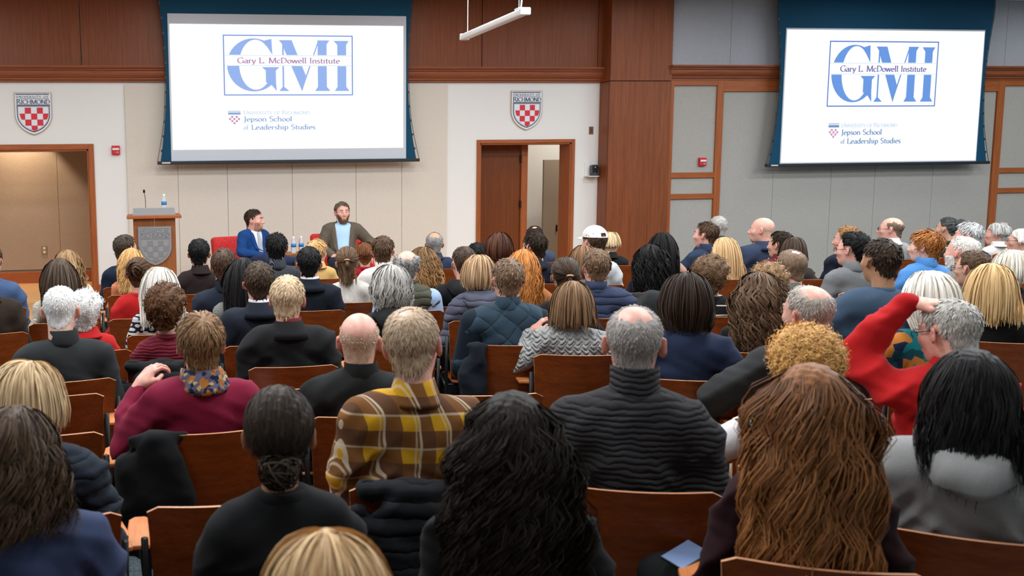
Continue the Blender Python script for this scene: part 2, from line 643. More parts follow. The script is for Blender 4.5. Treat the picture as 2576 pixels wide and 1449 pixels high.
def casing(name, x0, x1, z0, z1, w, yf):
    """flat wood casing round an opening, with the jamb lining"""
    root = struct(empty(name, ((x0 + x1) / 2, 13, z0)))
    ox, oz = (x0 + x1) / 2, z0
    for a, b, c, d, mt in ((x0 - w, x0, z0, z1 + w, W_TRIMV), (x1, x1 + w, z0, z1 + w, W_TRIMV)):
        MB().box(a - ox, b - ox, -0.022, 0.0, c - oz, d - oz).build('casing', mt, root, bevel=0.004)
    MB().box(x0 - ox, x1 - ox, -0.022, 0.0, z1 - oz, z1 + w - oz).build('casing', W_TRIM, root, bevel=0.004)
    for a, b in ((x0, x0 + 0.02), (x1 - 0.02, x1)):
        MB().box(a - ox, b - ox, 0.0, 0.345, 0, z1 - oz).build('jamb', W_TRIMV, root)
    MB().box(x0 - ox, x1 - ox, 0.0, 0.345, z1 - 0.02 - oz, z1 - oz).build('jamb', W_TRIM, root)
    return root


casing('door_1', LX0, LX1, STAGE_Z, LZ, 0.072, 13)
dr = casing('door_2', DX0, DX1, STAGE_Z, DZ, 0.05, 13)
# alcove behind the left opening
struct(MB().box(-3.4, -0.2, 14.55, 14.7, 0, CEIL).build('wall_alcove', TAN))
for a, b in ((-3.4, -2.2), (-2.2, -1.185), (-1.185, -0.2)):
    box('fabric_panel', TAN, a + 0.002, b - 0.002, 14.52, 14.55, STAGE_Z + 0.2, 2.9, bpy.data.objects['wall_alcove'], 0.002)
struct(MB().box(-0.3, -0.2, 13.16, 14.6, 0, CEIL).build('wall_alcove_right', TAN))
struct(MB().box(-3.5, -3.4, 13.16, 14.6, 0, CEIL).build('wall_alcove_left', TAN))
struct(box('baseboard_alcove', W_TRIM, -3.4, -0.3, 14.49, 14.53, STAGE_Z, STAGE_Z + 0.17, None, 0.005))
struct(MB().box(-3.4, -0.3, 13.16, 14.55, 2.95, 3.05).build('ceiling_alcove', WHITE))
# alcove downlight
dl = tag(empty('downlight', (-1.72, 14.22, 2.95)), 'small round recessed downlight in the alcove ceiling', 'light')
MB().lathe([(0.085, -0.012), (0.085, 0.0), (0.06, 0.0), (0.055, -0.012)]).build('trim_ring', WHITE, dl)
MB().lathe([(0.05, -0.004), (0.05, 0.0)]).build('lens', plain('warm_lens', (0.8, 0.7, 0.5), 0.5, emit=(1, 0.75, 0.45), strength=3), dl)
sl = bpy.data.lights.new('downlight_beam', 'SPOT')
sl.energy, sl.color, sl.spot_size, sl.spot_blend, sl.shadow_soft_size = 260, (1.0, 0.82, 0.62), math.radians(82), 0.35, 0.04
so = bpy.data.objects.new('downlight_beam', sl)
COL.objects.link(so)
so.location = (-1.72, 14.22, 2.93)
so.rotation_euler = (0, 0, 0)
# passage behind the right doorway
struct(MB().box(4.3, 9.0, 15.6, 15.75, 0, CEIL).build('wall_passage', WHITE))
struct(MB().box(4.3, 4.4, 13.16, 15.6, 0, CEIL).build('wall_passage_left', WHITE))
gp = tag(MB().box(-0.6, 0.6, -0.025, 0.025, 0, 1.74).build('partition_panel', cloth_wall('partition_cloth', srgb(150, 138, 122), srgb(176, 164, 148)), None, bevel=0.004),
         'grey cloth partition panel standing in the passage behind the doorway', 'partition')
gp.location = (7.24, 15.0, STAGE_Z)
MB().box(-0.012, 0.012, -0.04, -0.02, 0.55, 0.66).build('handle', BLACKM, gp, bevel=0.003).location = (-0.36, 0, 0.0)
pl_ = bpy.data.lights.new('passage_lamp_light', 'AREA')
pl_.energy, pl_.size, pl_.color = 55, 0.6, (1, 0.9, 0.78)
plo = bpy.data.objects.new('passage_lamp_light', pl_)
COL.objects.link(plo)
plo.location = (7.4, 14.4, 3.4)
lam = tag(empty('passage_lamp', (7.4, 14.4, 3.42)), 'flat square ceiling lamp in the passage behind the doorway', 'light')
MB().box(-0.32, 0.32, -0.32, 0.32, 0, CEIL - 3.42).build('housing', WHITE, lam)
# the wood door standing inside the doorway
dw = struct(empty('door_3', (5.19, 13.36, STAGE_Z)))
MB().box(-0.39, 0.36, 0.0, 0.045, 0.005, 1.945).build('door_leaf', W_DOOR, dw, bevel=0.003)
MB().box(0.372, 0.47, -0.03, 0.10, 0, 2.3).build('door_frame', W_TRIMV, dw, bevel=0.003)
MB().box(-0.39, 0.372, -0.02, 0.10, 1.94, 2.3).build('door_frame', W_TRIM, dw, bevel=0.003)
for z in (0.25, 1.02, 1.68):
    MB().box(0.355, 0.38, -0.035, -0.001, z, z + 0.11).build('hinge', plain('dark_bronze', (0.03, 0.02, 0.015), 0.4, 0.7), dw, bevel=0.003)

# stage platform
stage = struct(MB().box(-7, 6.55, 9.75, 13.0, 0.0, STAGE_Z - 0.03).build('stage_platform', W_TRIM))
y = 9.73
for i in range(13):
    box('floor_plank', W_STAGE, -7, 6.56, y, y + 0.249, STAGE_Z - 0.03, STAGE_Z, stage, 0.002)
    y += 0.252
MB().box(-7, -0.2, 13.0, 14.5, 0.0, STAGE_Z).build('alcove_floor', W_STAGE, stage)
MB().box(4.4, 9.0, 13.0, 15.6, 0.0, STAGE_Z - 0.001).build('passage_floor', W_STAGE, stage)
for a, b, i in ((-7, LX0 - 0.07, 1), (LX1 + 0.07, DX0 - 0.05, 2), (DX1 + 0.05, 6.59, 3)):
    struct(box('baseboard_front', W_TRIM, a, b, 12.955, 13.0, STAGE_Z, STAGE_Z + 0.12, None, 0.004))

# ================================================================== lettering
TH, TN, NIB = 0.125, 0.042, math.radians(22)


def arc(cx, cy, rx, ry, a0, a1, n=12):
    return [(cx + rx * math.cos(math.radians(a0 + (a1 - a0) * i / n)), cy + ry * math.sin(math.radians(a0 + (a1 - a0) * i / n))) for i in range(n + 1)]


XH = 0.60
GLYPH = {
    'A': (0.74, [[(0.04, 0), (0.36, 1)], [(0.36, 1), (0.70, 0)], [(0.16, 0.36), (0.56, 0.36)]], [(0.04, 0), (0.70, 0)]),
    'C': (0.80, [arc(0.46, 0.5, 0.38, 0.5, 45, 315, 16)], []),
    'D': (0.84, [[(0.14, 0), (0.14, 1)], arc(0.14, 0.5, 0.62, 0.5, 90, -90, 16)], [(0.14, 0), (0.14, 1)]),
    'E': (0.66, [[(0.14, 0), (0.14, 1)], [(0.14, 1), (0.58, 1), (0.58, 0.86)], [(0.14, 0.52), (0.48, 0.52)], [(0.14, 0), (0.60, 0), (0.62, 0.16)]], [(0.14, 0), (0.14, 1)]),
    'F': (0.62, [[(0.14, 0), (0.14, 1)], [(0.14, 1), (0.58, 1), (0.58, 0.86)], [(0.14, 0.52), (0.46, 0.52)]], [(0.14, 0), (0.14, 1)]),
    'G': (0.88, [arc(0.48, 0.5, 0.40, 0.5, 45, 330, 16), [(0.78, 0.02), (0.78, 0.44)]], [(0.78, 0.44)]),
    'H': (0.88, [[(0.14, 0), (0.14, 1)], [(0.74, 0), (0.74, 1)], [(0.14, 0.52), (0.74, 0.52)]], [(0.14, 0), (0.14, 1), (0.74, 0), (0.74, 1)]),
    'I': (0.34, [[(0.17, 0), (0.17, 1)]], [(0.17, 0), (0.17, 1)]),
    'J': (0.40, [[(0.24, 1), (0.24, -0.05), (0.16, -0.2), (0.02, -0.22)]], [(0.24, 1)]),
    'L': (0.62, [[(0.14, 1), (0.14, 0)], [(0.14, 0), (0.56, 0), (0.60, 0.2)]], [(0.14, 0), (0.14, 1)]),
    'M': (1.04, [[(0.12, 0), (0.16, 1)], [(0.16, 1), (0.52, 0.02)], [(0.52, 0.02), (0.88, 1)], [(0.88, 1), (0.92, 0)]], [(0.12, 0), (0.92, 0), (0.14, 1), (0.90, 1)]),
    'N': (0.88, [[(0.14, 0), (0.14, 1)], [(0.14, 1), (0.74, 0.0)], [(0.74, 0), (0.74, 1)]], [(0.14, 0), (0.12, 1), (0.74, 1)]),
    'O': (0.92, [arc(0.46, 0.5, 0.39, 0.5, 0, 360, 22)], []),
    'R': (0.74, [[(0.14, 0), (0.14, 1)], arc(0.14, 0.75, 0.42, 0.25, 90, -90, 12), [(0.34, 0.5), (0.74, 0.0)]], [(0.14, 0), (0.14, 1)]),
    'S': (0.60, [arc(0.30, 0.75, 0.20, 0.25, 40, 250, 10) + arc(0.30, 0.25, 0.22, 0.26, 80, -140, 10)], []),
    'T': (0.72, [[(0.36, 0), (0.36, 1)], [(0.04, 0.86), (0.06, 1), (0.66, 1), (0.68, 0.86)]], [(0.36, 0)]),
    'U': (0.84, [[(0.14, 1), (0.14, 0.35)] + arc(0.42, 0.32, 0.28, 0.32, 180, 360, 12) + [(0.70, 1)]], [(0.14, 1), (0.70, 1)]),
    'V': (0.74, [[(0.04, 1), (0.37, 0)], [(0.37, 0), (0.70, 1)]], [(0.04, 1), (0.70, 1)]),
    'Y': (0.70, [[(0.04, 1), (0.35, 0.48)], [(0.35, 0.48), (0.66, 1)], [(0.35, 0.5), (0.35, 0)]], [(0.04, 1), (0.66, 1), (0.35, 0)]),
    'a': (0.54, [arc(0.26, 0.46, 0.16, 0.14, 150, 0, 8) + [(0.42, 0.05), (0.50, 0.0)], arc(0.24, 0.17, 0.17, 0.17, 60, 360, 12)], []),
    'c': (0.50, [arc(0.28, 0.3, 0.22, 0.3, 45, 315, 12)], []),
    'd': (0.60, [arc(0.27, 0.3, 0.21, 0.3, 0, 360, 14), [(0.48, 1.02), (0.48, 0.0)]], [(0.48, 1.0)]),
    'e': (0.52, [[(0.08, 0.33), (0.45, 0.33)] + arc(0.27, 0.3, 0.20, 0.3, 10, 310, 14)], []),
    'f': (0.36, [arc(0.30, 0.88, 0.14, 0.14, 60, 180, 6) + [(0.16, 0.0)], [(0.03, XH), (0.32, XH)]], [(0.16, 0)]),
    'h': (0.62, [[(0.12, 0), (0.12, 1.02)], [(0.12, 0.42)] + arc(0.31, 0.42, 0.18, 0.18, 160, 0, 8) + [(0.49, 0)]], [(0.12, 0), (0.49, 0), (0.12, 1.0)]),
    'i': (0.28, [[(0.13, 0), (0.13, XH)], [(0.10, 0.86), (0.16, 0.90)]], [(0.13, 0), (0.13, XH)]),
    'l': (0.28, [[(0.13, 0), (0.13, 1.02)]], [(0.13, 0), (0.13, 1.0)]),
    'n': (0.62, [[(0.12, 0), (0.12, XH)], [(0.12, 0.42)] + arc(0.31, 0.42, 0.18, 0.18, 160, 0, 8) + [(0.49, 0)]], [(0.12, 0), (0.49, 0), (0.12, XH)]),
    'o': (0.56, [arc(0.28, 0.3, 0.22, 0.3, 0, 360, 16)], []),
    'p': (0.60, [[(0.12, -0.3), (0.12, XH)], arc(0.32, 0.3, 0.20, 0.3, 0, 360, 14)], [(0.12, -0.3), (0.12, XH)]),
    'r': (0.42, [[(0.12, 0), (0.12, XH)], [(0.12, 0.40), (0.24, 0.56), (0.38, 0.56)]], [(0.12, 0), (0.12, XH)]),
    's': (0.42, [arc(0.21, 0.45, 0.13, 0.15, 40, 250, 8) + arc(0.21, 0.16, 0.15, 0.16, 80, -140, 8)], []),
    't': (0.36, [[(0.16, 0.80), (0.16, 0.10), (0.22, 0.0), (0.33, 0.04)], [(0.03, XH), (0.32, XH)]], []),
    'u': (0.62, [[(0.12, XH), (0.12, 0.16), (0.22, 0.0), (0.34, 0.02), (0.49, 0.14)], [(0.49, XH), (0.49, 0)]], [(0.12, XH), (0.49, XH), (0.49, 0)]),
    'w': (0.82, [[(0.04, XH), (0.22, 0)], [(0.22, 0), (0.40, XH)], [(0.40, XH), (0.60, 0)], [(0.60, 0), (0.78, XH)]], [(0.04, XH), (0.78, XH), (0.40, XH)]),
    'y': (0.54, [[(0.04, XH), (0.27, 0.0)], [(0.50, XH), (0.18, -0.26), (0.06, -0.28)]], [(0.04, XH), (0.50, XH)]),
    '.': (0.24, [[(0.09, 0.05), (0.15, 0.05)]], []),
    ' ': (0.34, [], []),
}


def text_quads(s, small=0.78, track=0.02, bold=1.0):
    """lettering in (x, z): list of quads. Characters after '^' are set as small capitals."""
    quads, x, sc, caps = [], 0.0, 1.0, False
    for ch in s:
        if ch == '^':
            sc = small
            continue
        if ch == '|':
            sc = 1.0
            continue
        adv, strokes, serifs = GLYPH[ch]
        for st in strokes:
            for (xa, ya), (xb, yb) in zip(st[:-1], st[1:]):
                L = math.hypot(xb - xa, yb - ya) or 1e-6
                tx, ty = (xb - xa) / L, (yb - ya) / L
                w = bold * (TN + (TH - TN) * abs(tx * math.sin(NIB) - ty * math.cos(NIB))) / 2
                nx, ny = -ty * w, tx * w
                ex, ey = tx * TN * 0.4, ty * TN * 0.4
                quads.append([(x + sc * px, sc * py) for px, py in ((xa - ex + nx, ya - ey + ny), (xa - ex - nx, ya - ey - ny), (xb + ex - nx, yb + ey - ny), (xb + ex + nx, yb + ey + ny))])
        for sx, sy in serifs:
            q = 0.03 if sy < 0.5 else -0.03
            quads.append([(x + sc * (sx - 0.13), sc * (sy + q - 0.018)), (x + sc * (sx + 0.13), sc * (sy + q - 0.018)), (x + sc * (sx + 0.13), sc * (sy + q + 0.018)), (x + sc * (sx - 0.13), sc * (sy + q + 0.018))])
        x += sc * (adv + track)
    return quads, x


def put_words(name, mat, parent, s, x0, z0, w, h, y0, y1, small=0.78, track=0.02, bold=1.0):
    """one object for each word of s"""
    total = text_quads(s, small, track, bold)[1]
    pre, caps = '', ''
    for wd in s.split(' '):
        start = text_quads(pre, small, track, bold)[1]
        q = text_quads(caps + wd, small, track, bold)[0]
        m = MB()
        for quad in q:
            m.prism([(x0 + (start + a) / total * w, z0 + b * h) for a, b in quad], y0, y1)
        m.build(name, mat, parent)
        pre += caps + wd + ' '
        if '^' in wd:
            caps = '^'


def put_text(m, s, x0, z0, w, h, y0, y1, small=0.78, track=0.02, bold=1.0):
    """write s into MB m, between x0 and x0+w, baseline z0, capital height h"""
    q, W = text_quads(s, small, track, bold)
    for quad in q:
        m.prism([(x0 + a / W * w, z0 + b * h) for a, b in quad], y0, y1)
    return m


# ================================================================== projection screens
WHITE_E = plain('projected_white', (0, 0, 0), 0.9, emit=(0.985, 0.99, 1.0), strength=1.0)
SCREEN_W = plain('screen_cloth', srgb(196, 202, 212), 0.8)
DROP = plain('screen_border_cloth', srgb(14, 68, 96), 0.75, spec=0.2)
BARM = plain('screen_bar', srgb(18, 26, 32), 0.45)


def emit_mat(name, rgb, s=1.0):
    return plain(name, (0, 0, 0), 0.9, emit=srgb(*rgb), strength=s)


def gmi_polys():
    """the three big letters, in pixels of a 1092 x 513 logo box (y down)"""
    P = []

    def a2(cx, cy, rx, ry, a0, a1, n=26):
        return [(cx + rx * math.cos(math.radians(a0 + (a1 - a0) * i / n)), cy - ry * math.sin(math.radians(a0 + (a1 - a0) * i / n))) for i in range(n + 1)]
    # G: outer ellipse and inner ellipse between 52 and 318 degrees
    o = a2(252, 254, 222, 225, 58, 318)
    i = a2(268, 252, 138, 213, 58, 318)
    for k in range(len(o) - 1):
        P.append([o[k], o[k + 1], i[k + 1], i[k]])
    P.append([(325, 52), (402, 32), (409, 165), (366, 100), (341, 72)])
    P.append([(320, 272), (467, 272), (436, 300), (436, 400), (442, 475), (388, 410), (352, 400), (352, 300)])
    # M
    P.append([(492, 45), (505, 60), (505, 445), (492, 445)])
    P.append([(464, 475), (492, 440), (505, 440), (548, 475)])
    P.append([(466, 42), (572, 42), (690, 345), (657, 478), (505, 110), (492, 75)])
    P.append([(657, 478), (690, 345), (790, 60), (800, 60), (672, 430)])
    P.append([(790, 42), (892, 42), (868, 75), (868, 440), (898, 475), (768, 475), (792, 440), (792, 75)])
    # I
    P.append([(930, 45), (1057, 45), (1035, 80), (1035, 440), (1062, 475), (936, 475), (960, 440), (960, 80)])
    return P


def clip_band(poly, y0, y1):
    """keep the part of a convex-ish polygon with y0 <= y <= y1"""
    def clip(pts, keep, inter):
        out = []
        for k in range(len(pts)):
            a, b = pts[k - 1], pts[k]
            if keep(b):
                if not keep(a):
                    out.append(inter(a, b))
                out.append(b)
            elif keep(a):
                out.append(inter(a, b))
        return out

    def at(y):
        return lambda a, b: (a[0] + (b[0] - a[0]) * (y - a[1]) / (b[1] - a[1]), y)
    p = clip(poly, lambda q: q[1] >= y0, at(y0))
    return clip(p, lambda q: q[1] <= y1, at(y1)) if p else p


def projection_screen(label, x0, x1, z0, z1, el, er, pic, logo, cols, Y):
    cx = (x0 + x1) / 2
    root = tag(empty('projection_screen', (cx, Y, z0)), label, 'screen', 'projection screens')

    def edge(side, z):
        m, b, t = side                     # middle, bottom, top
        u = (z - (z0 + 1.2)) / 1.2
        return m + ((b - m) * u * u if u < 0 else (t - m) * min(1.0, u * 1.3) ** 1.6)
    zs = np.linspace(z0 - 0.0, CEIL - 0.01, 34)
    vs, fs = [], []
    for z in zs:
        for yy in (0.0, 0.006):
            vs += [(edge(el, z) - cx, yy, z - z0), (edge(er, z) - cx, yy, z - z0)]
    for i in range(len(zs) - 1):
        a, b = i * 4, i * 4 + 4
        fs += [(a, a + 1, b + 1, b), (a + 2, b + 2, b + 3, a + 3), (a, b, b + 2, a + 2), (a + 1, a + 3, b + 3, b + 1)]
    MB().add(vs, fs).build('border_cloth', DROP, root)
    MB().box(x0 - cx, x1 - cx, -0.004, 0.0, 0.0, z1 - z0).build('screen_cloth', SCREEN_W, root)
    px0, px1, pz0, pz1 = pic
    pict = MB().box(px0 - cx, px1 - cx, -0.006, -0.004, pz0 - z0, pz1 - z0).build('projected_picture', WHITE_E, root)
    lx0, lx1, lz0, lz1 = logo
    LW, LH = lx1 - lx0, lz1 - lz0

    def U(u, v):
        return (lx0 - cx + u / 1092.0 * LW, lz1 - z0 - v / 513.0 * LH)
    fr = MB()
    t = 8
    for a, b, c, d in ((0, 1092, 0, t), (0, 1092, 513 - t, 513), (0, t, t, 513 - t), (1092 - t, 1092, t, 513 - t)):
        (xa, za), (xb, zb) = U(a, d), U(b, c)
        fr.box(xa, xb, -0.009, -0.006, za, zb)
    fr.build('logo_frame', emit_mat('logo_frame_%s' % cols[0], cols[1]), pict)
    lt = MB()
    for p in gmi_polys():
        for y0, y1 in ((0, 168), (262, 513)):
            q = clip_band(p, y0, y1)
            if len(q) >= 3:
                lt.prism([U(*w) for w in q], -0.009, -0.006)
    lt.build('logo_lettering', emit_mat('logo_blue_%s' % cols[0], cols[2]), pict)
    bd = MB()
    for v in (172, 256):
        (xa, za), (xb, zb) = U(8, v + 3), U(1084, v)
        bd.box(xa, xb, -0.009, -0.006, za, zb)
    bd.build('logo_band_line', emit_mat('logo_pale_%s' % cols[0], (190, 224, 246)), pict)
    xa, za = U(114, 238)
    put_words('name_lettering', emit_mat('logo_plum_%s' % cols[0], cols[3]), pict, 'Gary L. McDowell Institute', xa, za, 868 / 1092 * LW, 46 / 513 * LH, -0.009, -0.006, bold=1.15)
    xa, za = U(156, 676)
    put_words('university_lettering', emit_mat('logo_faint_%s' % cols[0], (196, 218, 244)), pict, 'U^NIVERSITY OF |R^ICHMOND', xa, za, 565 / 1092 * LW, 33 / 513 * LH, -0.009, -0.006)
    slate = emit_mat('logo_slate_%s' % cols[0], cols[4])
    for wd, u, v, wu, hv, bd_ in (('Jepson School', 158, 736, 412, 42, 1.15), ('Leadership Studies', 222, 806, 545, 42, 1.15), ('of', 158, 806, 40, 36, 0.8)):
        xa, za = U(u, v)
        put_words('school_lettering', slate, pict, wd, xa, za, wu / 1092 * LW, hv / 513 * LH, -0.009, -0.006, bold=bd_)
    # small shield beside the lettering
    ic = MB()
    for v0, v1 in ((646, 651), (658, 677)):
        (xa, za), (xb, zb) = U(30, v1), U(134, v0)
        ic.box(xa, xb, -0.009, -0.006, za, zb)
    ic.build('shield_bars', emit_mat('logo_slate_%s' % cols[0], cols[4]), pict)
    ck = MB()
    for u, v in ((55, 688), (93, 688), (37, 706), (73, 706), (111, 706), (55, 724), (93, 724), (73, 742)):
        (xa, za), (xb, zb) = U(u, v + 17), U(u + 17, v)
        ck.box(xa, xb, -0.009, -0.006, za, zb)
    ck.build('shield_checks', emit_mat('logo_check_%s' % cols[0], (206, 150, 190)), pict)
    bl, br = el[1] - 0.045 - cx, er[1] + 0.045 - cx
    bar = MB().box(bl, br, -0.03, 0.035, -0.045, 0.0).build('bottom_bar', BARM, root, bevel=0.008)
    MB().box(bl + 0.06, bl + 0.17, -0.033, -0.03, -0.032, -0.014).build('maker_plate', plain('plate_white', (0.6, 0.6, 0.6)), bar)
    for side in (el, er):
        sg = -1 if side is el else 1
        tb = MB().tube([(edge(side, z) - cx + sg * (0.012 + 0.03 * max(0, 1 - (z - z0) / 0.5)), 0.003, z - z0) for z in np.linspace(z0, CEIL - 0.02, 22)], 0.004, 6)
        tb.build('tension_cord', BARM, root)
        for z in np.arange(z0 + 0.12, CEIL - 0.05, 0.19):
            e = edge(side, z) - cx
            MB().box(e - 0.012, e + 0.012, -0.003, 0.009, z - z0, z - z0 + 0.03).build('tension_tab', BARM, root)
    return root


projection_screen('wide projection screen hanging above the two seated speakers', 0.44, 3.645, 1.978, 3.882,
                  (0.40, 0.30, 0.33), (3.67, 3.79, 3.73), (0.462, 3.606, 2.123, 3.752), (1.157, 2.902, 2.832, 3.617),
                  ('a', (98, 138, 222), (150, 180, 238), (176, 130, 178), (140, 172, 214)), 12.75)
projection_screen('wide projection screen on the grey cloth wall right of the wood pilaster', 9.165, 12.40, 1.836, 3.752,
                  (9.115, 8.995, 9.03), (12.45, 12.58, 12.53), (9.182, 12.388, 1.85, 3.73), (9.866, 11.635, 2.646, 3.577),
                  ('b', (60, 110, 200), (104, 152, 226), (112, 104, 170), (110, 150, 196)), 12.55)

# ================================================================== crests
NAVY = plain('crest_navy', srgb(30, 52, 84), 0.5)
CRED = plain('crest_red', srgb(206, 26, 48), 0.5)
CWHITE = plain('crest_white', srgb(226, 229, 236), 0.5)
CTAN = plain('crest_edge', srgb(176, 158, 140), 0.5)


def shield_outline(w, h, inset=0.0, top=0.0, n=14):
    """points (x, z) from the top left round; z down from 0"""
    hw, H = w / 2 - inset, h - inset * 1.25
    zs = -0.52 * h
    pts = [(-hw, -inset - top), (hw, -inset - top), (hw, zs)]
    for i in range(1, n + 1):
        a = i / n
        pts.append((hw * (1 - a ** 1.9) if i < n else 0.0, zs + (-H - zs) * (math.sin(a * PI / 2) * 0.55 + a * 0.45)))
    pts += [(-x, z) for x, z in pts[-2:2:-1]] + [(-hw, zs)]
    return pts


def crest(root, w, h, mats, relief=0.004, textrel=0.004):
    """shield facing -y, top centre at the local origin"""
    edge_m, white_m, navy_m, red_m = mats
    k = w / 698.0

    def X(u):
        return (u - 446) * k

    def Z(v):
        return -(v - 68) * h / 812.0
    pl = MB().prism(shield_outline(w, h), -0.02, 0.0).build('shield_plate', edge_m, root, bevel=0.002)
    MB().prism(shield_outline(w, h, 0.02 * w), -0.023, -0.02).build('shield_face', white_m, root)
    m = MB()
    for u0, u1, v0, v1 in ((125, 752, 95, 112), (205, 752, 185, 191), (138, 765, 303, 319)):
        m.box(X(u0), X(u1), -0.023 - textrel, -0.0225, Z(v1), Z(v0))
    m.build('shield_bars', navy_m, root)
    m = MB()
    put_text(m, 'UNIVERSITY OF', X(135), Z(172), X(755) - X(135), Z(0) - Z(38), -0.023 - textrel, -0.0225, track=0.28, bold=1.0)
    put_text(m, 'R^ICHMOND', X(135), Z(289), X(765) - X(135), Z(0) - Z(92), -0.023 - textrel, -0.0225, small=0.86, track=0.0, bold=1.1)
    m.build('shield_lettering', navy_m, root)
    # double ring of the lower shield
    so_ = shield_outline(w, h, 0.058 * w, (325 - 68) * h / 812.0 - 0.058 * w)
    MB().prism(so_, -0.025, -0.0225).build('shield_ring', navy_m, root)
    s2 = shield_outline(w, h, 0.082 * w, (338 - 68) * h / 812.0 - 0.082 * w)
    MB().prism(s2, -0.0262, -0.025).build('shield_ring', white_m, root)
    s3 = shield_outline(w, h, 0.094 * w, (345 - 68) * h / 812.0 - 0.094 * w)
    MB().prism(s3, -0.0268, -0.0262).build('shield_ring', navy_m, root)
    s4 = shield_outline(w, h, 0.10 * w, (348 - 68) * h / 812.0 - 0.10 * w)
    MB().prism(s4, -0.0275, -0.0268).build('shield_field', white_m, root)
    cu = [178, 288, 402, 514, 624, 738]
    rv = [360, 472, 585, 700, 806]
    sq = {(0, 1): 0, (0, 3): 0, (1, 2): 0, (2, 1): 0, (2, 3): 0}
    polys = [[(cu[c], rv[r]), (cu[c + 1], rv[r]), (cu[c + 1], rv[r + 1]), (cu[c], rv[r + 1])] for r, c in sq]
    polys.append([(188, rv[1]), (288, rv[1]), (288, rv[2]), (222, rv[2]), (204, 545)])
    polys.append([(728, rv[1]), (624, rv[1]), (624, rv[2]), (692, rv[2]), (712, 545)])
    polys.append([(402, rv[3]), (514, rv[3]), (514, 770), (458, 806), (402, 770)])
    for p in polys:
        MB().prism([(X(a), Z(b)) for a, b in p], -0.0278 - relief, -0.0275).build('check_square', red_m, root)


c1 = tag(empty('wall_crest', (-1.33, 13.0, 2.895)), 'shield crest with red and white checks above the alcove opening', 'crest', 'shield crests on the wall')
crest(c1, 0.475, 0.553, (CTAN, CWHITE, NAVY, CRED))
c2 = tag(empty('wall_crest', (5.48, 13.0, 2.913)), 'shield crest with red and white checks above the doorway with the wood door', 'crest', 'shield crests on the wall')
crest(c2, 0.465, 0.553, (CTAN, CWHITE, NAVY, CRED))

# ================================================================== small wall fittings
ARED = plain('alarm_red', srgb(196, 24, 34), 0.4)


def fire_alarm(x, y, z, label):
    r = tag(empty('fire_alarm', (x, y, z)), label, 'alarm', 'red fire alarms')
    MB().box(-0.055, 0.055, -0.05, 0, -0.06, 0.06).build('housing', ARED, r, bevel=0.01)
    MB().box(-0.045, 0.045, -0.058, -0.048, 0.0, 0.028).build('strobe_lens', plain('strobe', srgb(220, 224, 230), 0.2), r, bevel=0.004)
    m = MB()
    put_text(m, 'FIRE', 0.005, -0.036, 0.034, 0.016, -0.0515, -0.0495)
    m.build('fire_lettering', plain('alarm_white', (0.8, 0.8, 0.8)), r)


fire_alarm(-0.284, 13.0, 2.135, 'red fire alarm on the white wall above the lectern')
fire_alarm(8.08, RWALL_Y, 1.88, 'red fire alarm on the narrow grey panel right of the pilaster')
sw = tag(empty('wall_plate', (6.472, 13.0, 2.35)), 'small brown wall plate above the wall camera', 'switch')
MB().box(-0.034, 0.034, -0.008, 0, -0.055, 0.055).build('plate', plain('plate_brown', srgb(120, 84, 66), 0.5), sw, bevel=0.003)
MB().box(-0.012, 0.012, -0.014, -0.008, -0.03, 0.03).build('rocker', plain('plate_dark', srgb(92, 62, 48), 0.5), sw, bevel=0.002)
ot = tag(empty('wall_outlet', (-1.42, 14.52, 0.71)), 'steel wall outlet low on the tan alcove wall', 'outlet')
MB().box(-0.043, 0.043, -0.008, 0, -0.068, 0.068).build('plate', plain('outlet_plate', srgb(150, 130, 108), 0.35, 0.5), ot, bevel=0.003)
for z in (-0.028, 0.028):
    MB().lathe([(0.02, -0.004), (0.02, 0.0)]).build('socket', plain('outlet_ivory', srgb(226, 206, 176), 0.4), ot, loc=(0, -0.01, z)).rotation_euler = (PI / 2, 0, 0)
pc = tag(empty('wall_camera', (6.44, 13.0, 1.70)), 'grey pan and tilt camera on a white bracket by the pilaster', 'camera')
MB().box(-0.06, 0.02, -0.012, 0, -0.01, 0.20).build('bracket', WHITE, pc, bevel=0.003)
MB().box(-0.06, 0.10, -0.15, 0, -0.012, 0.0).build('bracket_shelf', WHITE, pc, bevel=0.003)
PTZ = plain('camera_grey', srgb(64, 68, 74), 0.35)
MB().lathe([(0.06, 0), (0.062, 0.03), (0.05, 0.04)], (0.06, -0.075, 0)).build('camera_base', PTZ, pc, smooth=False)
MB().box(0.005, 0.022, -0.11, -0.04, 0.03, 0.15).build('camera_yoke', PTZ, pc, bevel=0.006)
MB().box(0.098, 0.115, -0.11, -0.04, 0.03, 0.15).build('camera_yoke', PTZ, pc, bevel=0.006)
MB().box(0.024, 0.096, -0.12, -0.03, 0.055, 0.16).build('camera_head', plain('camera_dark', srgb(40, 42, 48), 0.3), pc, bevel=0.012)
MB().lathe([(0.03, 0), (0.03, 0.03), (0.022, 0.035)]).build('lens', plain('camera_lens', (0.01, 0.01, 0.012), 0.1), pc, loc=(0.06, -0.115, 0.11), smooth=False).rotation_euler = (PI / 2, 0, 0)

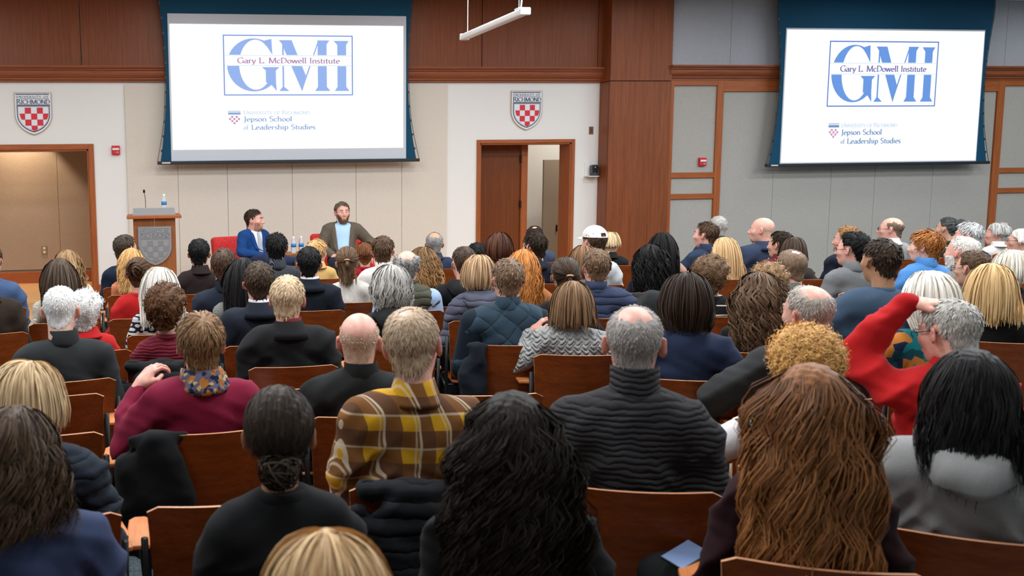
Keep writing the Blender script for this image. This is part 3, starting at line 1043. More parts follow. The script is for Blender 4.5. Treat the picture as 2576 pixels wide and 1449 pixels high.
# ================================================================== ceiling lamps and pendant
DIFF = plain('lamp_diffuser', (0.8, 0.8, 0.78), 0.6, emit=(1, 0.95, 0.88), strength=2.0)
LFR = plain('lamp_frame', srgb(225, 225, 225), 0.4)
lamp_me = MB().box(-0.62, 0.62, -0.32, 0.32, -0.05, 0).mesh('lamp_frame', bevel=0.004)
diff_me = MB().box(-0.58, 0.58, -0.28, 0.28, -0.058, -0.05).mesh('diffuser')
for i, (x, y) in enumerate(LAMP_SPOTS):
    row = ('nearest the camera', 'over the middle rows', 'over the front rows', 'over the stage edge', 'added to wash the stage wall')[i // 6]
    r = tag(empty('ceiling_lamp', (x, y, CEIL)), 'rectangular ceiling lamp %s, %s from the left' % (row, ('first', 'second', 'third', 'fourth', 'fifth', 'added sixth')[i % 6]), 'light', 'ceiling lamps')
    obj('lamp_frame', lamp_me, LFR if i == 0 else None, r)
    obj('diffuser', diff_me, DIFF if i == 0 else None, r)
pn = tag(empty('pendant_lamp', (3.445, 9.03, 3.2)), 'slim white linear pendant lamp hanging in front of the upper wood panels', 'light')
MB().box(-0.045, 0.045, -0.80, 0.80, -0.03, 0.03).build('lamp_body', plain('pendant_white', srgb(236, 236, 236), 0.35), pn, bevel=0.022, seg=3)
for y in (-0.80, 0.80):
    MB().box(-0.05, 0.05, y - 0.02, y + 0.02, -0.034, 0.034).build('end_cap', LFR, pn, bevel=0.012, seg=3)
MB().tube([(0, 0.70, 0.02), (0, 0.70, CEIL - 3.2)], 0.004, 6).build('suspension_wire', LFR, pn)
MB().tube([(0, -0.66, 0.02), (0, -0.66, CEIL - 3.2)], 0.004, 6).build('suspension_wire', LFR, pn)
MB().tube([(0.0, -0.70, 0.02), (0.02, -0.69, 0.2), (0.01, -0.68, CEIL - 3.2)], 0.008, 6).build('power_cord', LFR, pn)
MB().box(-0.03, 0.03, -0.72, -0.62, 0.03, 0.05).build('wire_grip', LFR, pn, bevel=0.006)

# ================================================================== lectern, side table, bottles, armchairs
W_LEC = wood('wood_lectern', srgb(116, 66, 34), srgb(148, 90, 52), (22, 22, 2))
lec = tag(empty('lectern', (0.165, 11.0, STAGE_Z)), 'wooden lectern with a grey metal shield on its front', 'lectern')
MB().box(-0.24, 0.24, 0.0, 0.46, 0.03, 1.085).build('body', W_LEC, lec, bevel=0.004)
MB().box(-0.25, 0.25, -0.01, 0.47, 0, 0.05).build('plinth', plain('plinth_dark', (0.03, 0.02, 0.015), 0.5), lec, bevel=0.004)
MB().box(-0.31, 0.31, -0.06, 0.52, 1.085, 1.12).build('top_board', W_TRIM, lec, bevel=0.006)
MB().prism([(-0.245, 1.12), (0.245, 1.12), (0.232, 1.21), (-0.232, 1.21)], 0.0, 0.03).build('front_ledge', GREYM, lec, bevel=0.003)
MB().prism([(0.03, 1.12), (0.42, 1.12), (0.42, 1.135), (0.03, 1.20)], -0.23, 0.23, 'x').build('reading_board', GREYM, lec, bevel=0.003)
MB().box(-0.006, 0.006, -0.004, 0.0, 0.60, 1.085).build('metal_strip', CHROME, lec)
sh = empty('shield_emblem', (0, 0.0, 0.99))
sh.parent = lec
SM1 = plain('shield_steel', srgb(150, 151, 154), 0.38, 0.35)
SM2 = plain('shield_steel_dark', srgb(128, 129, 132), 0.45, 0.35)
crest(sh, 0.38, 0.445, (SM2, SM1, SM2, SM2), 0.003, 0.003)
mic = tag(empty('gooseneck_microphone', (0.072, 11.06, STAGE_Z + 1.19)), 'thin black gooseneck microphone on the lectern', 'microphone')
MB().lathe([(0.018, 0), (0.018, 0.012), (0.008, 0.02)]).build('mount', BLACKM, mic)
MB().tube([(0, 0, 0.01), (0.0, 0, 0.08), (-0.003, 0.01, 0.15), (-0.012, 0.03, 0.19)], 0.004, 6).build('neck', BLACKM, mic)
MB().lathe([(0.006, 0), (0.012, 0.006), (0.013, 0.03), (0.007, 0.04)]).build('capsule', BLACKM, mic, loc=(-0.012, 0.03, 0.185), smooth=True)

GLASSP = bpy.data.materials.new('clear_plastic')
GLASSP.use_nodes = True
_b = GLASSP.node_tree.nodes['Principled BSDF']
_b.inputs['Base Color'].default_value = (0.93, 0.96, 0.98, 1)
_b.inputs['Roughness'].default_value = 0.08
_b.inputs['Transmission Weight'].default_value = 0.75
_b.inputs['IOR'].default_value = 1.2
_n = GLASSP.node_tree.nodes.new('ShaderNodeTexNoise')
_n.inputs['Scale'].default_value = 30.0
_bp = GLASSP.node_tree.nodes.new('ShaderNodeBump')
_bp.inputs['Strength'].default_value = 0.1
GLASSP.node_tree.links.new(_n.outputs[0], _bp.inputs['Height'])
GLASSP.node_tree.links.new(_bp.outputs[0], _b.inputs['Normal'])
LABELB = plain('bottle_label_blue', srgb(30, 120, 190), 0.5)


def bottle(x, y, z, label):
    r = tag(empty('water_bottle', (x, y, z)), label, 'bottle', 'small water bottles')
    MB().lathe([(0.028, 0), (0.031, 0.006), (0.031, 0.05), (0.029, 0.06), (0.031, 0.07), (0.031, 0.12), (0.026, 0.145), (0.014, 0.17), (0.0125, 0.178)], seg=18).build('bottle_body', GLASSP, r, smooth=True)
    MB().lathe([(0.0318, 0.072), (0.0318, 0.112)], seg=18).build('bottle_label', LABELB, r, smooth=True)
    MB().lathe([(0.0145, 0.176), (0.0145, 0.194), (0.012, 0.197)], seg=16).build('cap', plain('cap_white', (0.85, 0.85, 0.85), 0.4), r)


tb = tag(empty('side_table', (1.90, 11.15, STAGE_Z)), 'small dark wood side table between the two red armchairs', 'table')
MB().box(-0.22, 0.22, -0.2, 0.2, 0.60, 0.635).build('table_top', W_LEC, tb, bevel=0.005)
MB().box(-0.19, 0.19, -0.17, 0.17, 0.50, 0.60).build('apron', W_LEC, tb, bevel=0.003)
for sx in (-1, 1):
    for sy in (-1, 1):
        MB().box(sx * 0.18 - 0.018, sx * 0.18 + 0.018, sy * 0.16 - 0.018, sy * 0.16 + 0.018, 0, 0.60).build('leg', W_LEC, tb, bevel=0.003)
bottle(1.797, 11.10, STAGE_Z + 0.635, 'water bottle on the side table, the one nearer the man in blue')
bottle(1.893, 11.13, STAGE_Z + 0.635, 'water bottle on the side table, the one nearer the man in brown')
bottle(0.287, 11.20, STAGE_Z + 1.16, 'water bottle standing on top of the lectern')

REDF = fabric(srgb(190, 44, 46), 'tweed', srgb(226, 88, 84))


def armchair(x, y, rz, label):
    r = tag(empty('armchair', (x, y, STAGE_Z), rz), label, 'armchair', 'red armchairs on the stage')
    MB().box(-0.30, 0.30, -0.30, 0.30, 0.20, 0.40).build('seat', REDF, r, bevel=0.04, seg=3, smooth=True)
    MB().prism([(-0.26, 0.16), (-0.40, 0.16), (-0.50, 0.80), (-0.38, 0.82)], -0.34, 0.34, 'x').build('backrest', REDF, r, bevel=0.04, seg=3, smooth=True)
    for s in (-1, 1):
        MB().box(s * 0.35 - 0.06, s * 0.35 + 0.06, -0.36, 0.30, 0.12, 0.57).build('arm', REDF, r, bevel=0.035, seg=3, smooth=True)
    for sx in (-1, 1):
        for sy in (-1, 1):
            MB().tube([(sx * 0.32, sy * 0.26, 0.0), (sx * 0.31, sy * 0.25, 0.17)], [0.014, 0.02], 8).build('leg', W_LEC, r)
    return r

# ================================================================== figures: implicit surfaces
def surface_nets(F, xs, ys, zs):
    s = F < 0
    nx, ny, nz = F.shape
    cnt = np.zeros((nx - 1, ny - 1, nz - 1), np.int8)
    for i in (0, 1):
        for j in (0, 1):
            for k in (0, 1):
                cnt += s[i:nx - 1 + i, j:ny - 1 + j, k:nz - 1 + k]
    mask = (cnt > 0) & (cnt < 8)
    I, J, K = np.nonzero(mask)
    idx = np.full(mask.shape, -1, np.int32)
    n = len(I)
    idx[I, J, K] = np.arange(n)
    acc = np.zeros((n, 3))
    num = np.zeros(n)
    cor = {(a, b, c): F[I + a, J + b, K + c] for a in (0, 1) for b in (0, 1) for c in (0, 1)}
    for c0 in cor:
        for ax in range(3):
            if c0[ax] == 1:
                continue
            c1_ = list(c0)
            c1_[ax] = 1
            fa, fb = cor[c0], cor[tuple(c1_)]
            m = (fa < 0) != (fb < 0)
            t = np.where(m, fa / np.where(m, fa - fb, 1), 0)
            for d in range(3):
                acc[:, d] += np.where(m, (t if d == ax else c0[d]), 0)
            num += m
    acc /= num[:, None]
    V = np.stack([xs[I] + acc[:, 0] * np.diff(xs)[I], ys[J] + acc[:, 1] * np.diff(ys)[J], zs[K] + acc[:, 2] * np.diff(zs)[K]], 1)
    Q = []
    for ax in range(3):
        a = [slice(None)] * 3
        b = [slice(None)] * 3
        a[ax], b[ax] = slice(0, -1), slice(1, None)
        o = [d for d in range(3) if d != ax]
        ch = s[tuple(a)] != s[tuple(b)]
        for d in o:
            cut = [slice(None)] * 3
            cut[d] = slice(1, -1)
            ch = ch[tuple(cut)]
        ii = np.stack(np.nonzero(ch), 1)
        for d in o:
            ii[:, d] += 1
        inside = s[ii[:, 0], ii[:, 1], ii[:, 2]]
        e0, e1 = np.zeros(3, int), np.zeros(3, int)
        e0[o[0]], e1[o[1]] = 1, 1
        q = np.stack([idx[tuple((ii - w).T)] for w in (e0 + e1, e1, np.zeros(3, int), e0)], 1)
        flip = inside if ax != 1 else ~inside
        q[~flip] = q[~flip][:, ::-1]
        Q.append(q)
    return V, np.concatenate(Q)


def relax(V, Q, it=2, lam=0.5):
    E = np.concatenate([Q[:, [0, 1]], Q[:, [1, 2]], Q[:, [2, 3]], Q[:, [3, 0]]])
    a = np.concatenate([E[:, 0], E[:, 1]])
    b = np.concatenate([E[:, 1], E[:, 0]])
    deg = np.bincount(a, minlength=len(V)).astype(float)
    for _ in range(it):
        M = np.stack([np.bincount(a, V[b, d], len(V)) for d in range(3)], 1) / deg[:, None]
        V = V + lam * (M - V)
    return V


def normals(V, Q):
    n = np.cross(V[Q[:, 2]] - V[Q[:, 0]], V[Q[:, 3]] - V[Q[:, 1]])
    N = np.zeros_like(V)
    for k in range(4):
        for d in range(3):
            N[:, d] += np.bincount(Q[:, k], n[:, d], len(V))
    return N / (np.linalg.norm(N, axis=1, keepdims=True) + 1e-12)


def s_ell(P, c, r):
    x, y, z = (P[0] - c[0]) / r[0], (P[1] - c[1]) / r[1], (P[2] - c[2]) / r[2]
    k0 = np.sqrt(x * x + y * y + z * z)
    k1 = np.sqrt((x / r[0]) ** 2 + (y / r[1]) ** 2 + (z / r[2]) ** 2) + 1e-6
    return k0 * (k0 - 1) / k1


def s_cap(P, a, b, ra, rb):
    bx, by, bz = b[0] - a[0], b[1] - a[1], b[2] - a[2]
    L = bx * bx + by * by + bz * bz + 1e-9
    px, py, pz = P[0] - a[0], P[1] - a[1], P[2] - a[2]
    h = np.clip((px * bx + py * by + pz * bz) / L, 0, 1)
    return np.sqrt((px - h * bx) ** 2 + (py - h * by) ** 2 + (pz - h * bz) ** 2) - (ra + (rb - ra) * h)


def smin(a, b, k):
    h = np.clip(0.5 + 0.5 * (b - a) / k, 0, 1)
    return b + (a - b) * h - k * h * (1 - h)


def smax(a, b, k):
    return -smin(-a, -b, k)


def field(fn, lo, hi, h):
    ax = [np.arange(lo[d], hi[d] + h, h).astype(np.float32) for d in range(3)]
    P = (ax[0][:, None, None], ax[1][None, :, None], ax[2][None, None, :])
    F = np.broadcast_to(fn(P), (len(ax[0]), len(ax[1]), len(ax[2]))).astype(np.float32)
    return surface_nets(F, *ax)


# ---- head (origin between the ears at eye level, face towards +y)
CR_C, CR_R = np.array([0, -0.018, 0.032]), np.array([0.0765, 0.098, 0.084])
FA_C, FA_R = np.array([0, 0.020, -0.036]), np.array([0.0625, 0.070, 0.082])


def head_sdf(fem):
    nk = 0.047 if fem else 0.056

    def fn(P):
        d = s_ell(P, CR_C, CR_R)
        d = smin(d, s_ell(P, FA_C, FA_R if not fem else FA_R * [0.94, 0.98, 0.98]), 0.035)
        d = smin(d, s_ell(P, (0, 0.050, -0.092), (0.034 if not fem else 0.028, 0.032, 0.027)), 0.03)
        for s in (-1, 1):
            d = smin(d, s_ell(P, (s * 0.042, 0.056, -0.022), (0.022, 0.024, 0.02)), 0.025)
            d = smax(d, -s_ell(P, (s * 0.032, 0.101, 0.002), (0.021, 0.017, 0.011)), 0.010)
        d = smin(d, s_cap(P, (-0.034, 0.076, 0.022), (0.034, 0.076, 0.022), 0.011, 0.011), 0.014)
        d = smin(d, s_cap(P, (0, 0.084, 0.012), (0, 0.108, -0.028), 0.008, 0.0125), 0.010)
        for s in (-1, 1):
            d = smin(d, s_ell(P, (s * 0.011, 0.097, -0.034), (0.009, 0.011, 0.008)), 0.006)
        d = smin(d, s_ell(P, (0, 0.090, -0.058), (0.024, 0.011, 0.006)), 0.006)
        d = smin(d, s_ell(P, (0, 0.088, -0.070), (0.021, 0.011, 0.007)), 0.006)
        d = smin(d, s_cap(P, (0, -0.034, -0.05), (0, -0.040, -0.20), nk, nk - 0.002), 0.03)
        x, y, z = P
        for s in (-1, 1):                       # ears, flared outwards at the back
            ca, sa = math.cos(0.55), math.sin(0.55)
            u = (x - s * 0.0835) * s
            w = y + 0.012
            a, b = u * ca + w * sa, -u * sa + w * ca
            zz = z + 0.008 + b * 0.25
            ear = s_ell((a, b, zz), (0, 0, 0), (0.0085, 0.0195, 0.0335))
            ear = smax(ear, -s_ell((a, b, zz), (0.011, -0.002, 0.004), (0.0085, 0.0115, 0.020)), 0.004)
            d = smin(d, ear, 0.007)
        return d
    return fn


def make_head(fem, h):
    V, Q = field(head_sdf(fem), (-0.115, -0.135, -0.27), (0.115, 0.14, 0.13), h)
    V = relax(V, Q, 1, 0.35)
    x, y, z = np.abs(V[:, 0]), V[:, 1], V[:, 2]
    ear = np.clip((x - 0.076) / 0.006, 0, 1) * (np.abs(z + 0.008) < 0.045) * 0.5
    nose = np.exp(-((x / 0.016) ** 2 + ((y - 0.108) / 0.02) ** 2 + ((z + 0.028) / 0.016) ** 2)) * 0.4
    cheek = np.exp(-(((x - 0.045) / 0.022) ** 2 + ((y - 0.07) / 0.03) ** 2 + ((z + 0.03) / 0.02) ** 2)) * 0.3
    lips = (np.exp(-((z + 0.064) / 0.0085) ** 4) * (x < 0.024) * (y > 0.088)) * 0.8
    return dict(V=V, Q=Q, N=normals(V, Q), tone=np.maximum.reduce([ear, nose, cheek, lips]))


HEADS = {}


def head(fem, fine):
    k = (fem, fine)
    if k not in HEADS:
        HEADS[k] = make_head(fem, (0.0066, 0.0086, 0.0100, 0.0122)[fine])
    return HEADS[k]


# ---- hands
HANDS = {}


def hand(curl, side, hfine=True):
    """wrist at the origin, fingers along +y, back of the hand +z; side +1 right, -1 left"""
    k = (curl, side, hfine)
    if k in HANDS:
        return HANDS[k]

    def fn(P):
        d = s_ell(P, (0, 0.048, 0), (0.042, 0.055, 0.0165))
        d = smin(d, s_cap((P[0] * 0.85, P[1], P[2]), (0, -0.022, 0), (0, 0.02, 0), 0.023, 0.023), 0.02)
        for x0, L, a0 in ((-0.030, 0.072, 0.10), (-0.0105, 0.080, 0.02), (0.0095, 0.075, -0.04), (0.0285, 0.058, -0.12)):
            p = np.array([x0, 0.086 - 0.35 * abs(x0), 0.0])
            ang = 0.0
            r = 0.0092
            for f, bend in ((0.45, 0.25 + 0.9 * curl), (0.32, 0.2 + 1.1 * curl), (0.28, 0.1 + 0.8 * curl)):
                ang += bend * (0.6 if f == 0.45 else 0.8)
                q = p + f * L * np.array([-math.sin(a0) * math.cos(ang), math.cos(a0) * math.cos(ang), -math.sin(ang)])
                d = smin(d, s_cap(P, p, q, r, r - 0.0009), 0.004)
                p, r = q, r - 0.0009
        t0, t1, t2 = (-0.030, 0.022, -0.006), (-0.053, 0.052, -0.014 - 0.01 * curl), (-0.050 + 0.012 * curl, 0.082, -0.020 - 0.016 * curl)
        d = smin(d, s_cap(P, t0, t1, 0.0155, 0.0115), 0.012)
        d = smin(d, s_cap(P, t1, t2, 0.011, 0.0088), 0.004)
        return d
    V, Q = field(fn, (-0.085, -0.085, -0.11), (0.07, 0.185, 0.045), 0.0052 if hfine else 0.0105)
    V = relax(V, Q, 1, 0.3)
    for s in (1, -1):
        v = V * [s, 1, 1]
        HANDS[(curl, s, hfine)] = (v, Q if s == 1 else Q[:, ::-1])
    return HANDS[k]


# ---- body and clothes (origin on the floor under the hips, facing +y, seat at 0.45)
LAP = {'R': ((0.180, -0.045, 0.965), (0.240, -0.03, 0.69), (0.12, 0.21, 0.61)),
       'L': ((-0.180, -0.045, 0.965), (-0.240, -0.03, 0.69), (-0.12, 0.21, 0.61))}
LEGS = {'R': ((0.09, 0.03, 0.53), (0.13, 0.44, 0.53), (0.13, 0.42, 0.10)),
        'L': ((-0.09, 0.03, 0.53), (-0.13, 0.44, 0.53), (-0.13, 0.42, 0.10))}


def torso_sdf(P, fem, infl=0.0):
    if fem:
        d = s_ell(P, (0, -0.03, 0.865), (0.150 + infl, 0.108 + infl, 0.19 + infl))
        d = smin(d, s_cap(P, (-0.115, -0.045, 0.985), (0.115, -0.045, 0.985), 0.060 + infl, 0.060 + infl), 0.06)
        for s in (-1, 1):
            d = smin(d, s_ell(P, (s * 0.07, 0.06, 0.86), (0.062, 0.055, 0.062)), 0.03)
            d = smin(d, s_cap(P, (0, -0.050, 1.028), (s * 0.13, -0.05, 0.972), 0.042 + infl, 0.054 + infl), 0.04)
        d = smin(d, s_ell(P, (0, -0.01, 0.68), (0.140 + infl, 0.118 + infl, 0.16)), 0.07)
        d = smin(d, s_ell(P, (0, 0.01, 0.535), (0.185 + infl, 0.16 + infl, 0.115)), 0.06)
    else:
        d = s_ell(P, (0, -0.03, 0.865), (0.160 + infl, 0.118 + infl, 0.20 + infl))
        d = smin(d, s_cap(P, (-0.14, -0.045, 0.985), (0.14, -0.045, 0.985), 0.066 + infl, 0.066 + infl), 0.06)
        for s in (-1, 1):
            d = smin(d, s_cap(P, (0, -0.050, 1.028), (s * 0.15, -0.05, 0.972), 0.046 + infl, 0.058 + infl), 0.045)
        d = smin(d, s_ell(P, (0, 0.0, 0.68), (0.146 + infl, 0.132 + infl, 0.17)), 0.08)
        d = smin(d, s_ell(P, (0, 0.01, 0.535), (0.180 + infl, 0.16 + infl, 0.115)), 0.06)
    return d


def arms_sdf(P, pose, fem, infl=0.0, k=0.02):
    d = None
    g = 0.88 if fem else 1.0
    for s in 'RL':
        sh, el, wr = pose[s]
        if fem:
            sh = (sh[0] * 0.86, sh[1], sh[2])
        a = s_cap(P, sh, el, 0.060 * g + infl, 0.045 * g + infl)
        a = smin(a, s_cap(P, el, wr, 0.046 * g + infl, 0.030 * g + infl * 0.8), 0.02)
        d = a if d is None else np.minimum(d, a)
    return d


def legs_sdf(P, legs, infl=0.0):
    d = s_ell(P, (0, 0.02, 0.53), (0.18 + infl, 0.155 + infl, 0.105))
    for s in 'RL':
        hp, kn, an = legs[s]
        a = s_cap(P, hp, kn, 0.082 + infl, 0.058 + infl)
        a = smin(a, s_cap(P, kn, an, 0.056 + infl, 0.040 + infl), 0.03)
        d = smin(d, a, 0.03)
    return d


CACHE = {}


def cached(key, fn):
    if key not in CACHE:
        CACHE[key] = fn()
    return CACHE[key]


def pose_key(p):
    return tuple(p[s][i] for s in 'RL' for i in range(3))


def bounds(pts, pad):
    a = np.array(pts)
    return a.min(0) - pad, a.max(0) + pad


def body_core(fem, pose, legs):
    def mk():
        def fn(P):
            d = torso_sdf(P, fem, -0.020)
            d = smin(d, arms_sdf(P, pose, fem, -0.015), 0.02)
            d = smin(d, legs_sdf(P, legs, -0.010), 0.03)
            for s in 'RL':
                an = legs[s][2]
                d = smin(d, s_cap(P, an, (an[0], an[1] + 0.12, an[2] - 0.06), 0.034, 0.028), 0.02)
            return d
        pts = [q for s in 'RL' for q in pose[s] + legs[s]] + [(0, -0.1, 1.07), (0, 0.14, 0.06)]
        lo, hi = bounds(pts, 0.09)
        lo[2] = -0.03
        V, Q = field(fn, lo, hi + [0, 0.12, 0], 0.040)
        return relax(V, Q, 1, 0.4), Q
    return cached(('core', fem, pose_key(pose), pose_key(legs)), mk)


def garment(fem, pose, h, infl, opening=None, boxy=0.0):
    def mk():
        def fn(P):
            d = torso_sdf(P, fem, infl)
            if boxy:
                d = smin(d, s_cap(P, (-0.165, -0.045, 1.0), (0.165, -0.045, 1.0), 0.052 + infl, 0.052 + infl), 0.03)
            d = smin(d, arms_sdf(P, pose, fem, infl + 0.004), 0.022)
            d = smax(d, 0.50 - P[2], 0.01)
            d = smax(d, -s_cap(P, (0, -0.022, 1.065), (0, -0.026, 1.25), 0.040 if fem else 0.044, 0.066), 0.006)
            if opening:
                w0, w1, zb = opening
                x = np.abs(P[0])
                wd = np.maximum(x - (w0 + (w1 - w0) * np.clip((P[2] - zb) / (1.06 - zb), 0, 1)), np.maximum(zb - P[2], -0.01 - P[1]))
                d = smax(d, -wd, 0.006)
            return d
        pts = [q for s in 'RL' for q in pose[s]] + [(0.2, -0.16, 0.5), (-0.2, 0.17, 1.09)]
        lo, hi = bounds(pts, 0.075 + infl)
        lo[2], hi[2] = 0.46 if not opening else 0.46, max(hi[2], 1.14)
        V, Q = field(fn, lo, hi, h)
        V = relax(V, Q, 2, 0.4)
        return V, Q, normals(V, Q)
    return cached(('g', fem, pose_key(pose), h, infl, opening, boxy), mk)


def trousers(legs):
    def mk():
        V, Q = field(lambda P: legs_sdf(P, legs, 0.010), *bounds([q for s in 'RL' for q in legs[s]] + [(0.2, -0.16, 0.4), (-0.2, 0, 0.62)], 0.08), 0.021)
        return np_mesh('trousers', relax(V, Q, 2, 0.4), Q)
    return cached(('tr', pose_key(legs)), mk)


def shoe_mesh():
    def mk():
        def fn(P):
            d = s_cap((P[0] * 0.9, P[1], P[2]), (0, -0.03, 0.035), (0, 0.14, 0.028), 0.040, 0.034)
            d = smin(d, s_cap(P, (0, -0.02, 0.05), (0, -0.01, 0.11), 0.042, 0.040), 0.02)
            return smax(d, 0.002 - P[2], 0.004)
        V, Q = field(fn, (-0.07, -0.1, -0.02), (0.07, 0.2, 0.16), 0.014)
        return np_mesh('shoe', relax(V, Q, 1, 0.4), Q)
    return cached('shoe', mk)


# ---- hair
PHI = np.array([0, 30, 55, 70, 80, 90, 104, 118, 135, 160, 180.0])
ZL = np.array([0.078, 0.078, 0.066, 0.038, -0.006, 0.030, 0.034, -0.012, -0.055, -0.082, -0.088])


def hair_mask(q, bald=0.0, nape=0.0):
    phi = np.degrees(np.arctan2(np.abs(q[:, 0]), q[:, 1] + 0.01))
    zl = np.interp(phi, PHI, ZL) - nape * np.clip((phi - 110) / 40, 0, 1)
    m = np.clip((q[:, 2] - zl) / 0.016, 0, 1)
    m = np.where((np.abs(q[:, 0]) > 0.080) & (q[:, 2] < 0.03), 0, m)        # not on the ears
    if bald > 0:
        v = q - CR_C
        v = v / np.linalg.norm(v, axis=1, keepdims=True)
        ax = np.array([0, -0.42, 0.91])
        ang = np.degrees(np.arccos(np.clip(v @ ax, -1, 1)))
        ang = ang + 5 * np.sin(q @ np.array([90, 40, 70.0])) * np.sin(q @ np.array([-50, 80, 60.0])) + 3 * np.sin(q @ np.array([210, -160, 190.0]))
        front = (v[:, 1] > -0.1) & (v[:, 2] > 0.45) & (bald > 38)
        m = m * np.clip((ang - bald) / 17.0, 0, 1) * np.where(front, 0, 1)
    return m


def push_out(q, off):
    """move points out of the head (head coordinates)"""
    for c, r in ((CR_C, CR_R), (FA_C, FA_R)):
        rr = r[None, :] + off[:, None]
        v = q - c
        k = np.sqrt(((v / rr) ** 2).sum(1))
        m = k < 1
        q[m] = c + v[m] / k[m][:, None]
    return q


def grow_hair(st, rng, hd, Rh, th, hs, s_body, fine, lod):
    """returns vertices, quads, tone in person space"""
    kind = st['kind']
    V, Q, N = hd['V'], hd['Q'], hd['N']
    m = hair_mask(V, st.get('bald', 0), st.get('nape', 0.0))
    thick = st.get('thick', 0.006) if kind != 'curls' else st.get('vol', 0.05) * 0.62
    fm = m[Q].min(1) > 0.02
    used = np.unique(Q[fm])
    remap = np.full(len(V), -1)
    remap[used] = np.arange(len(used))
    kb_ = 0.45 if kind == 'curls' else 0.25
    bump = 1 + kb_ * np.sin(V[used] @ np.array([140, 90, 60.0])) * np.sin(V[used] @ np.array([-60, 150, 110.0]))
    sv = V[used] + N[used] * (thick * m[used] * bump)[:, None] + N[used] * 0.0006
    shellQ = remap[Q[fm]]
    shell_tone = 0.42 + 0.22 * np.sin(np.arctan2(V[used][:, 0], V[used][:, 1] + 0.05) * 37 + V[used][:, 2] * 60) * rng.uniform(0.4, 1, len(used))
    # roots
    fc = V[Q[fm]].mean(1)
    fn_ = N[Q[fm]].mean(1)
    n = int(st.get('n', 1300) * (1.0, 0.62, 0.30 if kind in ('short', 'curls') else 0.40)[lod])
    pw = m[Q[fm]].mean(1) ** (1.5 if st.get('bald', 0) > 0 else 0.5) + 0.02
    pick = rng.choice(len(fc), n, p=pw / pw.sum())
    jit = rng.normal(0, 0.0035, (n, 3))
    p = fc[pick] + jit
    nr = fn_[pick]
    nr /= np.linalg.norm(nr, axis=1, keepdims=True) + 1e-9
    mk = np.clip(m[Q[fm]].mean(1)[pick], 0.15, 1)
    lay = rng.uniform(0, 1, n) ** 0.7
    w = st.get('w', 0.0042) * ((0.95, 1.28, 2.0) if kind != 'curls' else (0.75, 0.9, 1.3))[lod]
    K = st.get('k', 7) if lod < 2 else max(5, st.get('k', 7) - 2)
    whorl = np.array(st.get('whorl', (0.012, -0.070, 0.098)))
    paths = []

    def tang(d, nn):
        d = d - nn * (d * nn).sum(1, keepdims=True)
        return d / (np.linalg.norm(d, axis=1, keepdims=True) + 1e-9)
    if kind == 'short':
        L = st.get('L', 0.032) * rng.uniform(0.7, 1.25, n) * (0.5 + 0.5 * mk)
        d = tang(p - whorl, nr)
        part = st.get('part')
        if part is not None:
            top = np.clip((p[:, 2] - 0.06) / 0.04, 0, 1)[:, None]
            sd = np.sign(p[:, 0] - part)[:, None] * np.array([1.0, 0, 0]) + np.array([0, 0.5, -0.2])
            d = tang(d * (1 - top * 0.8) + sd * top * 0.8, nr)
        d += rng.normal(0, st.get('mess', 0.22), (n, 3))
        q = p.copy()
        vol = st.get('vol', 0.010)
        for k in range(K):
            t = k / (K - 1)
            off = 0.001 + vol * mk * (0.35 + 0.65 * lay) * min(1, 0.35 + t * 1.2) + st.get('lift', 0.004) * t * t * lay
            q = push_out(q, off)
            paths.append(q.copy())
            nn = (q - CR_C) / CR_R ** 2
            nn /= np.linalg.norm(nn, axis=1, keepdims=True)
            nn = np.where((p[:, 2] < -0.015)[:, None], nr, nn)
            d = tang(d + np.array([0, 0, -0.12]), nn)
            d += rng.normal(0, 0.10, (n, 3))
            q = q + d * (L / K)[:, None]
        path = np.stack(paths, 1)
        path = path + nr[:, None, :] * (np.where(p[:, 2] < -0.015, 0.0015 + 0.5 * vol * lay * mk, 0.0))[:, None, None]
        if st.get('wave'):
            t = np.linspace(0, 1, K)[None, :]
            ph = rng.uniform(0, 6.28, n)[:, None]
            sd = np.cross(np.gradient(path, axis=1), path - CR_C)
            sd /= np.linalg.norm(sd, axis=2, keepdims=True) + 1e-9
            path = path + sd * (st['wave'] * np.sin(9 * t + ph) * t)[..., None]
        path = path @ Rh.T * hs + th
    elif kind == 'curls':
        vol = st.get('vol', 0.05)
        d = nr + rng.normal(0, 0.35, (n, 3)) + np.array([0, -0.1, 0.1])
        d /= np.linalg.norm(d, axis=1, keepdims=True)
        L = vol * 0.62 * rng.uniform(0.8, 1.25, n) * (0.4 + 0.6 * mk)
        p = p + nr * (vol * 0.42 * lay * mk)[:, None]
        up = np.cross(d, rng.normal(0, 1, (n, 3)))
        up /= np.linalg.norm(up, axis=1, keepdims=True)
        si = np.cross(d, up)
        ph = rng.uniform(0, 6.28, n)
        turns = st.get('turns', 1.6) * 1.15
        r = st.get('curl', 0.010)
        drop = st.get('drop', 0.0)
        for k in range(K):
            t = k / (K - 1)
            a = ph + turns * 6.28 * t
            rad = r * min(1, t * 2.2)
            q = p + d * (L * t)[:, None] + (up * np.cos(a)[:, None] + si * np.sin(a)[:, None]) * rad
            q[:, 2] -= drop * t * t
            paths.append(push_out(q.copy(), np.full(n, 0.003)))
        path = np.stack(paths, 1) @ Rh.T * hs + th
    elif kind in ('long', 'bob', 'tie'):
        tie = st.get('tie')
        pt = st.get('part', 0.0)
        apex = np.array([pt, -0.02, 0.118])
        vol = st.get('vol', 0.018)
        zend = st.get('zend', 0.85)
        free = np.ones(n, bool)
        if tie is not None:
            free = rng.uniform(0, 1, n) < st.get('loose', 0.0)
            if st.get('half'):
                free = p[:, 2] < st['half']
            T = np.array(tie)
